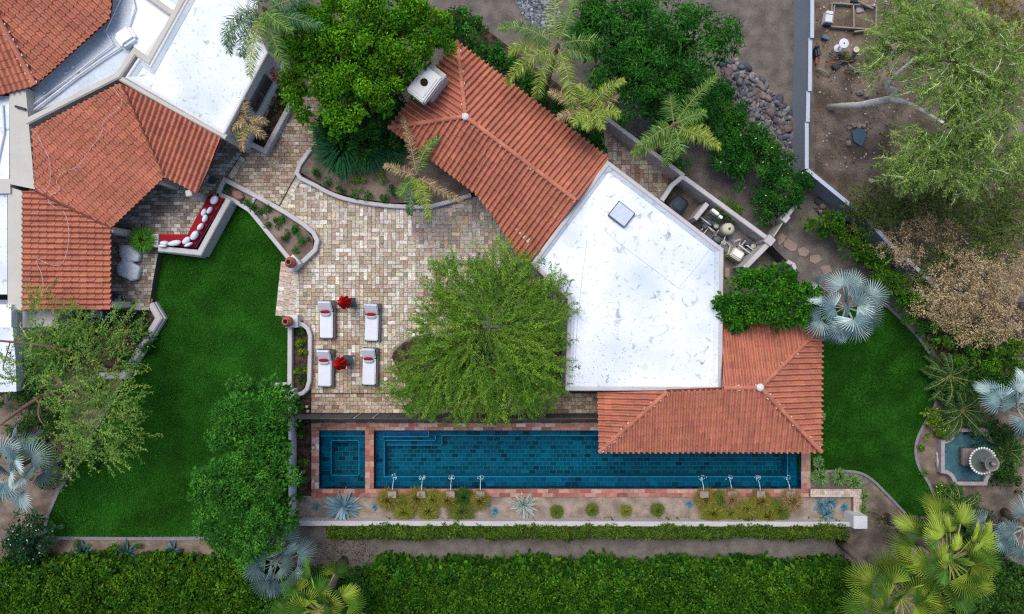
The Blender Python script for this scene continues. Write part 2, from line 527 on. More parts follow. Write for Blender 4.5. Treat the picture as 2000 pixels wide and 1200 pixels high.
# ------------------------------------------------------------------ ground, gravel, lawns
HOLE = (W(616, 830, .15), W(1576, 964, .15))
hx0, hy1, hx1, hy0 = HOLE[0].x, HOLE[0].y, HOLE[1].x, HOLE[1].y
g = MB(); B_ = 120
for (x0, y0, x1, y1) in ((-B_, -B_, B_, hy0), (-B_, hy1, B_, B_), (-B_, hy0, hx0, hy1), (hx1, hy0, B_, hy1)):
    nx = max(1, int((x1 - x0) / 6)); ny = max(1, int((y1 - y0) / 6))
    g.face([(x0, y0, 0), (x1, y0, 0), (x1, y1, 0), (x0, y1, 0)])
struct(g.build('ground', M['gravel']))

def sheet(name, px, z, m):
    b = MB(); b.face([(x, y, z) for (x, y) in PW(px, z)])
    return struct(b.build(name, m))

sheet('dirt_yard', [(1590, -200), (2300, -200), (2300, 560), (1900, 560), (1745, 480), (1690, 420), (1592, 335), (1588, 100)], .004, M['yard'])
sheet('gravel_drive', [(860, -200), (1553, -200), (1553, 330), (1590, 352), (1640, 420), (1560, 470), (1500, 470), (1330, 330), (1190, 225), (1000, 120), (900, 60)], .004, M['gravel'])
sheet('gravel_path', [(560, 1036), (1610, 1036), (1632, 1050), (1600, 1066), (1622, 1078), (1588, 1094), (1604, 1120), (540, 1120)], .010, M['path'])
sheet('garden_soil', [(-200, 1060), (100, 1050), (375, 1054), (560, 1054), (560, 1300), (-200, 1300)], .004, M['soil'])
sheet('garden_soil', [(-200, 610), (300, 610), (312, 625), (238, 740), (130, 930), (88, 1034), (-200, 1060)], .004, M['soil'])
sheet('garden_soil', [(1832, 700), (2300, 700), (2300, 1300), (1650, 1300), (1650, 1040), (1600, 1000), (1700, 940), (1765, 1003), (1828, 1000), (1790, 890), (1805, 828)], .006, M['soil'])
sheet('garden_soil', [(1590, 410), (1700, 440), (1900, 600), (2300, 560), (2300, 698), (1833, 698), (1760, 590), (1640, 470)], .008, M['mulch'])
sheet('garden_soil', [(860, 20), (900, 20), (1190, 240), (1170, 300), (900, 90)], .008, M['mulch'])
sheet('garden_soil', [(100, 606), (262, 606), (312, 625), (240, 735), (100, 735)], .012, M['mulch'])
LAWN = [(446, 396), (487, 408), (556, 505), (551, 560), (546, 617), (568, 640), (566, 823), (566, 1046), (110, 1050), (92, 1046), (88, 1035),
        (113, 960), (140, 920), (175, 855), (240, 735), (316, 622), (293, 590), (305, 490), (388, 494)]
RLAWN = [(1560, 600), (1735, 600), (1775, 640), (1805, 675), (1825, 710), (1831, 750), (1826, 790), (1807, 825), (1792, 855), (1788, 885),
         (1797, 915), (1815, 945), (1828, 975), (1828, 1010), (1770, 1006), (1730, 966), (1700, 937), (1670, 923), (1560, 923)]
sheet('lawn', LAWN, .016, M['lawn'])
sheet('lawn', RLAWN, .016, M['lawn'])

def grass(poly, n, cols, name='grass', px=None):
    P = PW(poly, 0.016); xs, ys = [p[0] for p in P], [p[1] for p in P]
    pts = []
    while len(pts) < n:
        x, y = rnd.uniform(min(xs), max(xs)), rnd.uniform(min(ys), max(ys))
        if inside((x, y), P): pts.append((x, y, 0.016))
    P0 = np.array(pts, dtype=float)
    a = rng.uniform(0, 2 * np.pi, n); l = rng.uniform(.04, .10, n)[:, None]
    d = np.stack([np.cos(a), np.sin(a), np.zeros(n)], 1); s_ = np.stack([-np.sin(a), np.cos(a), np.zeros(n)], 1)
    up = np.array([0, 0, 1.0])
    tip = P0 + d * l * .7 + up * l * .8
    mid = P0 + d * l * .25 + up * l * .5
    q = np.stack([P0 - s_ * .012, mid - s_ * .014, tip, mid + s_ * .014], 1)
    # long soft bands and patches of brighter turf colour
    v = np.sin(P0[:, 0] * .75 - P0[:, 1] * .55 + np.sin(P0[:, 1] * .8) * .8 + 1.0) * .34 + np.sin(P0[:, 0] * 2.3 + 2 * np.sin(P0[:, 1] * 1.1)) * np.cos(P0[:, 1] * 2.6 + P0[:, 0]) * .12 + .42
    if px is not None:   # sheen painted into the blade colours as a brighter diagonal swathe
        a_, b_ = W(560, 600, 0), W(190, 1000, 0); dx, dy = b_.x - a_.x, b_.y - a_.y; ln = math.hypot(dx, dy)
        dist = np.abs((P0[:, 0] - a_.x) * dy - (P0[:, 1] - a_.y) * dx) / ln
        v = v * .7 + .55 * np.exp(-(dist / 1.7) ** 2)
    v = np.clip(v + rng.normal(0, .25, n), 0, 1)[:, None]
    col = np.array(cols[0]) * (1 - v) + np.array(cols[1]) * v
    L_ = LQ(); L_.add(q, col * rng.uniform(.7, 1.3, (n, 1)))
    o = L_.build(name, M['leaf']); o['kind'] = 'stuff'
    return o
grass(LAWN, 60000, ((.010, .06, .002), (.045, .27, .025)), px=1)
grass(RLAWN, 24000, ((.006, .05, .003), (.018, .13, .010)))

# ------------------------------------------------------------------ patios
def slab(px, z, name, m=M['joint'], z0=0.0):
    b = MB(); b.prism(PW(px, z), z0, z)
    return b.build(name, m)

def patio(px, z, pal, name, label, mode='mix', u=.205, uy=None, rot=0, extra=None, side=None, wts=None, jm='joint'):
    ctr = W(sum(p[0] for p in px) / len(px), sum(p[1] for p in px) / len(px), 0)
    e = bpy.data.objects.new(name, None); COL.objects.link(e); e.location = ctr; struct(e)
    e['label'] = label
    b = MB(); b.prism(PW(px, z), 0.0, z - .012); b.build('bedding', M[jm], e)
    t = MB(); pave(t, PW(px, z), z, pal, mode, u, uy, rot=rot, wts=wts)
    if extra: extra(t)
    t.build('pavers', M['paver'], e)
    return e

MAIN = [(578, 343), (615, 362), (650, 382), (690, 393), (750, 401), (850, 402), (900, 385), (1010, 385), (1112, 500), (1112, 768), (608, 768),
        (608, 650), (600, 636), (588, 624), (574, 624), (586, 512), (617, 488), (619, 468), (590, 436), (545, 403)]
def main_pal(x, y):
    # stone colours turn greyer by the guest house, browner by the loungers
    px, py = x * S + 1000, 600 - y * S
    n = math.sin(px * .031) * 40 + math.cos(py * .043) * 30
    if px + n > 830 and py < 520: return PAL_GREY
    if py + n > 650 or px + n > 880: return PAL_TAN + [CR, WH]
    return PAL_LIGHT
def soldier(t):
    for (a, b, n) in (((545, 401), (576, 345), 9),):
        for i in range(n):
            f0, f1 = i / n, (i + .93) / n
            p = [(a[0] + (b[0] - a[0]) * f0, a[1] + (b[1] - a[1]) * f0), (a[0] + (b[0] - a[0]) * f1, a[1] + (b[1] - a[1]) * f1)]
            t.tint = vary(rnd.choice([CR, WH, GR]), .12)
            t.prism(PW([p[0], p[1], (p[1][0] + 11, p[1][1] + 7), (p[0][0] + 11, p[0][1] + 7)], .31), .29, .317)
    t.tint = None
patio(MAIN, .30, main_pal, 'patio', 'cream and tan travertine patio around the sun loungers', extra=soldier)
patio([(608, 768), (1172, 768), (1172, 807), (608, 807)], .15, PAL_TAN, 'patio', 'lower brick strip between the patio and the pool', 'run', .36, .2)
WALK = [(583, 183), (650, 183), (650, 262), (607, 290), (578, 341), (545, 401), (500, 380), (440, 350), (457, 322), (484, 282), (516, 298)]
patio(WALK, .42, PAL_WALK, 'walkway', 'brown brick walkway in running bond', 'run', .30, .19)
WEST = [(425, 376), (438, 350), (457, 322), (484, 282), (470, 262), (200, 240), (40, 260), (40, 606), (290, 606), (300, 540), (310, 487), (390, 470)]
patio(WEST, .52, PAL_WEST, 'courtyard', 'old brick courtyard beside the main house', 'run', .33, .19)
NY = [(1170, 238), (1310, 345), (1289, 392), (1180, 330)]
patio(NY, .06, PAL_GREY + [BR, MA, BR], 'side_yard_paving', 'mixed brown paving behind the guest house', u=.23)
# steps
def stepstones(px_line, n, wpx, z, pal, name, label, zb=0.0):
    (a, b) = px_line
    e = bpy.data.objects.new(name, None); COL.objects.link(e); e.location = W(*a, 0); struct(e); e['label'] = label
    d = Vector((b[0] - a[0], b[1] - a[1])); nn = Vector((d.y, -d.x)).normalized() * wpx
    q = [a, b, (b[0] + nn.x, b[1] + nn.y), (a[0] + nn.x, a[1] + nn.y)]
    s_ = MB(); s_.prism(PW(q, z), zb, z - .012); s_.build('riser', M['joint'], e)
    t = MB()
    for i in range(n):
        f0, f1 = (i + .03) / n, (i + .97) / n
        p0, p1 = (a[0] + d.x * f0, a[1] + d.y * f0), (a[0] + d.x * f1, a[1] + d.y * f1)
        t.tint = vary(rnd.choice(pal), .1)
        t.prism(PW([p0, p1, (p1[0] + nn.x * .98, p1[1] + nn.y * .98), (p0[0] + nn.x * .98, p0[1] + nn.y * .98)], z), z - .02, z)
    t.build('treads', M['paver'], e)
stepstones(((561, 512), (550, 618)), 11, -12.5, .10, PAL_PINK + [WH], 'step', 'lowest pink stone step up from the lawn')
stepstones(((573, 512), (562.5, 618)), 10, -12.5, .17, PAL_PINK + [WH, CR], 'step', 'middle pink stone step up from the lawn')
stepstones(((589, 512), (575, 620)), 9, -15, .24, PAL_PINK + [CR], 'step', 'top pink stone step beside the patio')
stepstones(((454, 350), (479, 311)), 6, 11, .47, [CR, WH, GR], 'step', 'pale brick step beside the small planter')
stepstones(((440, 346), (466, 300)), 6, 9, .50, [BR, TA], 'step', 'brown brick step at the courtyard edge')

# ------------------------------------------------------------------ pool and spa
pool = thing('swimming_pool', 'long rectangular pool lined with dark blue tiles and red coping', 'swimming pool', W(1100, 895, 0))
def rect(x0, y0, x1, y1, z):
    a, b = W(x0, y1, z), W(x1, y0, z)
    return [(a.x, a.y), (b.x, a.y), (b.x, b.y), (a.x, b.y)]
ZC = .15
cop = MB()
def coprow(x0, y0, x1, y1, u, uy, pal, rot=0):
    cop.tint = (.2, .12, .1)
    cop.prism(rect(x0, y0, x1, y1, ZC), -.12, ZC - .012, True)
    pave(cop, rect(x0, y0, x1, y1, ZC), ZC, pal, 'run', u, uy, gap=.004, rot=rot)
coprow(608, 826, 1583, 841, .5, .18, PAL_COPN)
coprow(608, 955, 1583, 971, .55, .2, PAL_COP)
coprow(608, 841, 623, 955, .4, .33, PAL_COPN + [(.4, .3, .3)])
coprow(713, 841, 730, 955, .44, .28, PAL_COP)
coprow(1565, 841, 1583, 955, .48, .3, [(.33, .2, .16), (.38, .25, .2), (.28, .15, .12)])
cop.build('coping', M['coping'], pool)
BLUE = [(.010, .09, .14), (.010, .07, .13), (.014, .11, .18), (.008, .035, .06), (.01, .095, .16), (.01, .085, .14), (.012, .10, .16)]
TEAL = [(.008, .10, .15), (.010, .12, .17), (.008, .09, .135), (.006, .045, .07), (.010, .10, .16), (.008, .09, .145), (.010, .13, .19), (.008, .07, .105)]
def tiled_box(parent, x0, y0, x1, y1, zt, zb, name, pal, u=.37, uy=.22):
    """tank: floor rectangle px at coping level x0..x1; walls down to zb with tiles"""
    P = rect(x0, y0, x1, y1, ZC)
    (ax, ay), (bx, by) = P[0], P[2]
    b = MB()
    b.tint = (.05, .24, .3)
    b.face([(ax, ay, zb - .02), (bx, ay, zb - .02), (bx, by, zb - .02), (ax, by, zb - .02)])
    pave(b, P, zb, pal, 'run', u, uy, gap=.016, thick=.015)
    # walls, tile by tile
    for (p, q) in (((ax, ay), (bx, ay)), ((bx, ay), (bx, by)), ((bx, by), (ax, by)), ((ax, by), (ax, ay))):
        d = Vector((q[0] - p[0], q[1] - p[1])); Ln = d.length; d.normalize()
        nrm = Vector((-d.y, d.x))
        b.tint = (.09, .2, .24)
        b.face([(p[0], p[1], zb), (q[0], q[1], zb), (q[0], q[1], zt), (p[0], p[1], zt)])
        k = int(Ln / u) + 1; rows = max(1, int((zt - zb) / uy))
        for j in range(rows):
            for i in range(k):
                a0, a1 = i * u + .006, min(Ln, (i + 1) * u - .006)
                if a1 - a0 < .03: continue
                z0, z1 = zb + j * (zt - zb) / rows + .006, zb + (j + 1) * (zt - zb) / rows - .006
                o = nrm * .008
                b.tint = vary(rnd.choice(BLUE), .15)
                b.face([(p[0] + d.x * a0 + o.x, p[1] + d.y * a0 + o.y, z0), (p[0] + d.x * a1 + o.x, p[1] + d.y * a1 + o.y, z0),
                        (p[0] + d.x * a1 + o.x, p[1] + d.y * a1 + o.y, z1), (p[0] + d.x * a0 + o.x, p[1] + d.y * a0 + o.y, z1)])
    b.tint = None
    b.build(name, M['pooltile'], parent)
def ledge(parent, x0, y0, x1, y1, zt, zb, name='bench', pal=BLUE, lines=()):
    b = MB(); b.tint = (.04, .2, .31)
    P = rect(x0, y0, x1, y1, ZC)
    b.prism(P, zb, zt - .012)
    pave(b, P, zt, pal, 'run', .37, .24, gap=.010, thick=.015)
    # light trim tile along the nosings
    for (a, c) in lines:
        p, q = W(*a, ZC), W(*c, ZC)
        b.tint = (.14, .36, .48)
        b.box(((p.x + q.x) / 2, (p.y + q.y) / 2, zt + .006), (abs(p.x - q.x) + .035, abs(p.y - q.y) + .035, .03))
    b.tint = None
    b.build(name, M['pooltile'], parent)
tiled_box(pool, 730, 841, 1565, 955, ZC - .02, -1.15, 'tank', TEAL)
ledge(pool, 747, 841, 1545, 854.5, -.35, -1.14, lines=[((860, 854), (1545, 854))])
ledge(pool, 730, 936, 1565, 955, -.35, -1.14, lines=[((747, 936), (1545, 936))])
ledge(pool, 730, 841, 747, 936, -.352, -1.14, lines=[((747, 866), (747, 936))])
ledge(pool, 1545, 841, 1565, 936, -.352, -1.14, lines=[((1545, 855), (1545, 936))])
ledge(pool, 747, 854.5, 860, 876, -.70, -1.14, 'step', lines=[((747, 876), (860, 876)), ((860, 855), (860, 876))])
ledge(pool, 747, 854.5, 848, 865, -.50, -.71, 'step', lines=[((747, 865), (848, 865)), ((848, 855), (848, 865))])
ledge(pool, 747, 841.5, 836, 855.5, -.15, -.36, 'step', [(.06, .08, .2), (.05, .07, .17)], lines=[((747, 855.5), (836, 855.5)), ((836, 842), (836, 855))])
spa = thing('spa_pool', 'small square tiled spa beside the left end of the pool', 'hot tub', W(668, 897, 0))
tiled_box(spa, 623, 841, 713, 955, ZC - .02, -.95, 'tank', TEAL, .37, .24)
ledge(spa, 623, 841, 713, 854, -.15, -.94, 'step', lines=[((624, 854), (712, 854))])
for (a, b_, c, d) in ((623, 854, 713, 864), (623, 933, 713, 955), (623, 864, 642, 933), (697, 864, 713, 933)):
    ledge(spa, a, b_, c, d, -.35, -.94, 'bench')
ledge(spa, 642, 864, 697, 866, -.348, -.94, 'bench', lines=[((642, 864), (697, 864)), ((642, 933), (697, 933)), ((642, 864), (642, 933)), ((697, 864), (697, 933))])
def water(x0, y0, x1, y1, z, name='water', m='water'):
    P = rect(x0, y0, x1, y1, ZC); b = MB()
    b.face([(p[0], p[1], z) for p in P]); return struct(b.build(name, M[m]))
water(731, 842, 1564, 954, .04)
water(624, 842, 712, 954, .04)

# eight water spouts along the south coping
SP = [(763, 'first spout from the left end of the pool'), (820, 'second spout from the left end of the pool'), (877, 'third spout from the left end of the pool'),
      (935, 'fourth spout from the left, before the long plain stretch'), (1367, 'fourth spout from the right, after the long plain stretch'),
      (1422, 'third spout from the right end of the pool'), (1478, 'second spout from the right end of the pool'), (1536, 'first spout from the right end of the pool')]
for i, (x, lab) in enumerate(SP):
    bx = x + (3 if x < 1000 else 8)
    base = W(bx, 965, .0)
    t = thing('water_spout', 'pale stone ' + lab, 'water spout', base, 'spouts along the pool edge')
    b = MB(); c = W(bx, 966, .5)
    b.box((c.x, c.y, .3), (.40, .30, .44), 0, .03); b.box((c.x, c.y, .545), (.43, .33, .035), 0, .012)
    b.build('block', M['stone'], t)
    j = MB(); s0 = Vector((c.x, c.y + .17, .42))
    pts, rad = [], []
    for k in range(9):
        f = k / 8
        pts.append((s0.x, s0.y + .52 * f, .42 - .38 * f * f)); rad.append(.017 - .004 * f + .004 * math.sin(k * 2.3))
    j.tube(pts, rad, 6)
    jo = j.build('jet', M['foamwater'], t, True)
    f_ = MB(); e = Vector(pts[-1])
    for k in range(11):
        a = rnd.uniform(0, 6.28); r = abs(rnd.gauss(0, .09))
        f_.box((e.x + r * math.cos(a), e.y + .02 + r * math.sin(a) * .8, .047), (rnd.uniform(.02, .07), rnd.uniform(.02, .05), .014), a, .004)
    for rr in (.16,):
        n = 16
        for k in range(n):
            if rnd.random() < .5: continue
            a = 2 * math.pi * k / n
            f_.box((e.x + rr * math.cos(a), e.y + .06 + rr * .7 * math.sin(a), .045), (.09 * rr / .2, .012, .008), a + math.pi / 2, .002)
    f_.build('splash', M['foamwater'], t)

# grey pool fence, mesh panels on posts
fn = thing('pool_fence', 'low grey mesh pool fence standing between the brick strip and the pool', 'fence', W(868, 811, .15))
p0, p1 = W(566, 809, .02), W(1166, 809, .02)
b = MB(); L_ = p1.x - p0.x; n = 9
b.box(((p0.x + p1.x) / 2, p0.y, .80), (L_, .03, 1.5))
b.build('mesh_panel', M['fence'], fn)
for i in range(n + 1):
    x = p0.x + L_ * i / n
    q = MB(); q.tube([(x, p0.y + .022, 0), (x, p0.y + .022, 1.6)], .02, 6); q.build('post', M['fence'], fn)
for x in (706, 741):
    c = W(x, 809, 0)
    q = MB(); q.tube([(c.x, c.y + .06, .15), (c.x, c.y + .06, 1.65)], .022, 6); q.build('gate_post', M['pvc'], fn)

# ------------------------------------------------------------------ low walls and kerbs
def wall(name, label, px, wpx, z1, z0=0.0, m='kerb', closed=False, cat='wall', smooth=None, ch=.03, group=None):
    P = PW(px, z1)
    if smooth: P = [tuple(v) for v in curve([Vector(p) for p in P], smooth)]
    b = MB(); b.sweep(P, m_of(wpx, z1), z0, z1, closed, ch)
    o = b.build(name, M[m]); tag(o, label, cat, group); return o
def bed(name, px, z, m='mulch'):
    return struct(slab(px, z, name, M[m]))

bed('planting_bed', [(428, 374), (440, 354), (500, 386), (555, 417), (590, 440), (612, 466), (610, 486), (588, 508), (563, 500), (487, 408)], .40, 'soil')
wall('planter_wall', 'grey stucco wall curving round the triangular planter beside the patio', [(425, 378), (438, 351), (500, 383), (555, 414), (592, 438), (612, 455), (619, 470), (615, 488), (590, 512)], 9, .62)
wall('planter_wall', 'straight grey stucco wall between the triangular planter and the lawn', [(428, 380), (455, 391), (487, 411), (563, 504)], 8.5, .60)
wall('planter_divider', 'short stub wall crossing the triangular planter', [(497, 386), (486, 406)], 6, .52)
bed('planting_bed', [(609, 294), (585, 336), (650, 374), (700, 388), (760, 396), (850, 397), (940, 372), (870, 300), (760, 240), (640, 240)], .40, 'soil')
wall('planter_wall', 'long curved grey wall in front of the big bed by the red roofed guest house', [(607, 290), (579, 338), (615, 362), (650, 380), (690, 392), (750, 401), (810, 404), (850, 401), (920, 381)], 8, .55, smooth=3)
bed('planting_bed', [(540, 130), (583, 180), (516, 292), (482, 276), (470, 270)], .55)
wall('planter_wall', 'pale angled wall round the planter under the shuttered window', [(579, 180), (517, 295), (483, 278)], 9.5, .85)
bed('planting_bed', [(574, 640), (590, 640), (600, 655), (600, 748), (585, 768), (574, 768)], .35)
wall('planter_wall', 'straight grey wall between the lawn and the small lounger planter', [(566, 640), (565, 765)], 9, .65)
wall('planter_wall', 'rounded grey wall of the small planter beside the loungers', [(578, 632), (592, 635), (601, 643), (605, 656), (604.5, 700), (603.5, 745), (599, 760), (590, 769), (574, 773)], 8, .65)
wall('garden_wall', 'narrow white wall along the dark bed beside the spa', [(566, 795), (566, 1018)], 6, .9, m='white')
bed('planting_bed', [(570, 777), (607, 777), (607, 1016), (570, 1016)], .05)
wall('kerb', 'short curved grey kerb at the top of the bushy lawn tree', [(520, 757), (532, 752), (560, 751)], 7, .25)
bed('planting_bed', [(575, 969), (1575, 969), (1575, 1019), (575, 1019)], .06, 'sand')
bed('planting_bed', [(1575, 971), (1666, 971), (1666, 1021), (1575, 1021)], .07, 'sand')
wall('garden_wall', 'long white wall between the pool bed and the clipped low hedge', [(578, 1023), (1668, 1025)], 10, .7, m='kerb')
w_ = MB(); w_.tint = (.3, .2, .16)
w_.prism(PW([(1583, 956), (1683, 956), (1683, 1012), (1667, 1012), (1667, 971), (1583, 971)], .35), 0, .34)
pave(w_, PW([(1583, 956), (1683, 956), (1683, 1012), (1667, 1012), (1667, 971), (1583, 971)], .35), .355, PAL_PINK, 'run', .2, .2, gap=.004)
tag(w_.build('planter_wall', M['coping']), 'pink brick capped wall at the right end of the pool bed', 'wall')
def block(name, label, cx, cy, sx, sy, h, m='kerb', rz=0, cat='pillar', group=None):
    c = W(cx, cy, h); b = MB()
    b.box((c.x, c.y, h / 2), (m_of(sx, h), m_of(sy, h), h), rz, .02)
    return tag(b.build(name, M[m]), label, cat, group)
block('end_pillar', 'white square pillar ending the garden wall by the green fan palms', 1681, 1021, 27, 25, 1.1, 'white')
block('pillar', 'pale diamond set pillar under the upper terracotta urn', 571, 514, 24, 24, .95, 'white', R(42), group='pillars by the lawn steps')
block('pillar', 'pale square pillar under the lower terracotta urn', 569, 628, 24, 24, .95, 'white', group='pillars by the lawn steps')
block('pillar', 'bare pale pillar where the lounger planter meets the fence', 563, 773, 25, 24, .95, group='pillars by the lawn steps')
# courtyard seat wall
P = PW([(446, 389), (389, 494), (309, 486)], 1.0)
b = MB(); b.sweep(P, m_of(11, 1), 0, 1.0, ch=.04); b.sweep(PW([(446, 391), (392, 500), (309, 490)], .5), .16, 0, .55)
tag(b.build('seat_wall', M['kerb']), 'high grey wall behind the red courtyard bench', 'wall')
block('bench_end', 'low grey block at the left end of the red bench', 302, 470, 14, 26, 1.0, cat='wall')
# south west bed wall
wall('planter_wall', 'angled grey coping wall round the dark bed beside the lawn', [(293, 594), (309, 622), (239, 735), (188, 735)], 13, .5, ch=.06)
wall('planter_ledge', 'lower grey ledge along the lawn side of the dark bed', [(300, 592), (318, 622), (245, 738)], 9, .3, ch=.03)
wall('edging', 'mauve brick edging curving round the large lawn', [(238, 745), (215, 790), (175, 855), (140, 920), (113, 960), (92, 1008), (87, 1035), (93, 1047), (108, 1052), (240, 1053), (375, 1053), (560, 1054)], 6.5, .08, m='brickkerb', cat='kerb', ch=.01)
wall('edging', 'pale concrete edging curving round the small right lawn', [(1722, 592), (1737, 601), (1775, 638), (1805, 673), (1826, 710), (1832, 750), (1828, 790), (1808, 826), (1793, 856), (1789, 886), (1797, 916), (1815, 945), (1830, 978)], 5.5, .08, m='brickkerb', cat='kerb', smooth=3, ch=.01)
wall('edging', 'grey concrete edging between the right lawn and the strappy plants', [(1612, 921), (1670, 922), (1702, 936), (1732, 965), (1768, 1003)], 5, .08, m='brickkerb', cat='kerb', smooth=3, ch=.01)
wall('kerb', 'curved pink kerb at the left foot of the feathery tree', [(762, 700), (768, 685), (790, 666), (815, 659), (850, 655)], 6, .38, z0=.25, m='stone', cat='kerb', smooth=3)
struct(slab([(766, 700), (770, 688), (790, 670), (815, 662), (1100, 640), (1100, 768), (800, 768)], .32, 'planting_bed', M['mulch']))

# boundary wall at the top right, stepping down
bw = thing('boundary_wall', 'tall blue grey block wall stepping down between the drive and the dirt yard', 'wall', W(1565, 160, 0))
def bseg(a, b_, z, wpx=7.5):
    s_ = MB(); s_.sweep(PW([a, b_], z - .05), m_of(wpx - 2, z), 0, z - .05, ch=.005); s_.build('wall_panel', M['bluewall'], bw)
    c_ = MB(); c_.sweep(PW([a, b_], z), m_of(wpx, z), z - .05, z, ch=.01); c_.build('wall_cap', M['bluecap'], bw)
bseg((1587, -60), (1586.5, 74), 2.15)
bseg((1583, 74), (1582, 178), 2.0)
bseg((1579, 178), (1578, 238), 1.9)
bseg((1576, 238), (1576, 330), 1.8)
bw2 = thing('boundary_wall', 'blue grey block wall running diagonally down to the olive bushes', 'wall', W(1640, 380, 0))
bw = bw2
bseg((1576, 331), (1690, 424), 1.7)
bseg((1690, 424), (1740, 478), 1.65)
bseg((1740, 478), (1830, 560), 1.6)

# equipment yard walls (cream stucco, roughly two metres)
wall('yard_wall', 'pale stucco wall between the side yard paving and the drive', [(1178, 226), (1336, 343)], 8, 1.5, m='kerb')
wall('yard_wall', 'short pale wall closing the side yard by the black bin', [(1336, 343), (1313, 362), (1293, 392)], 9, 1.55, m='kerb')
wall('yard_wall', 'long pale stucco wall behind the pool equipment', [(1337, 347), (1420, 408), (1505, 470)], 9, 1.6, m='kerb')
wall('yard_wall', 'short inner wall between the black bin and the pool pumps', [(1382, 398), (1358, 428)], 9, 1.4, m='kerb')
wall('yard_wall', 'pale wall sloping from the gate pillar down towards the round tree', [(1506, 472), (1455, 524)], 10, 1.7, m='kerb')
block('gate_pillar', 'pale square gate pillar at the corner of the equipment yard', 1504, 470, 17, 17, 1.8, 'kerb', R(-40))
block('gate_pillar', 'pale pillar under the white flowering oleander', 1534, 426, 15, 15, 1.5, 'kerb', R(-40))
wall('yard_wall', 'short pale wall running up into the oleander', [(1534, 426), (1556, 400)], 8, 1.4, m='kerb')
g_ = MB(); g_.sweep(PW([(1511, 463), (1531, 432)], 1.3), .05, .05, 1.3, ch=.01)
tag(g_.build('yard_gate', M['cream']), 'narrow pale gate between the two gate pillars', 'gate')
g_ = MB(); g_.sweep(PW([(1509, 480), (1540, 512)], 1.3), .05, .05, 1.3, ch=.01)
tag(g_.build('screen_fence', M['fence']), 'thin dark screen panel beside the stepping stones', 'fence')
wall('yard_wall', 'short rounded pale wall end near the silver palm', [(1538, 511), (1550, 517), (1554, 527)], 8, 1.4, m='kerb')
for (pts, lab) in (([(1517, 462), (1527, 455), (1535, 461), (1533, 470), (1521, 480)], 'pointed stepping stone nearest the gate pillar'),
                   ([(1532, 472), (1538, 466), (1558, 478), (1554, 490), (1545, 492), (1531, 481)], 'large stepping stone, second from the gate pillar'),
                   ([(1558, 487), (1570, 482), (1582, 492), (1574, 502), (1561, 499)], 'small stepping stone, third from the gate pillar'),
                   ([(1582, 500), (1600, 497), (1606, 507), (1592, 516), (1582, 511)], 'stepping stone half under the silver palm'),
                   ([(1602, 522), (1620, 518), (1626, 530), (1610, 538)], 'rounded stepping stone beyond the silver palm leaf'),
                   ([(1620, 540), (1640, 536), (1648, 548), (1630, 556)], 'last stepping stone beside the silver palm crown')):
    b = MB(); b.prism(PW(pts, .05), 0, .05); tag(b.build('stepping_stone', M['flag']), lab, 'stepping stone', 'stepping stones by the gate')
# ------------------------------------------------------------------ tiled roofs
TP, TCW = .262, .345       # barrel spacing, course length
def ray_plane(px, py, o, n):
    d = Vector(((px - 1000) / S, -(py - 600) / S, -H))
    c = Vector((0, 0, H))
    t = (o - c).dot(n) / d.dot(n)
    return c + d * t

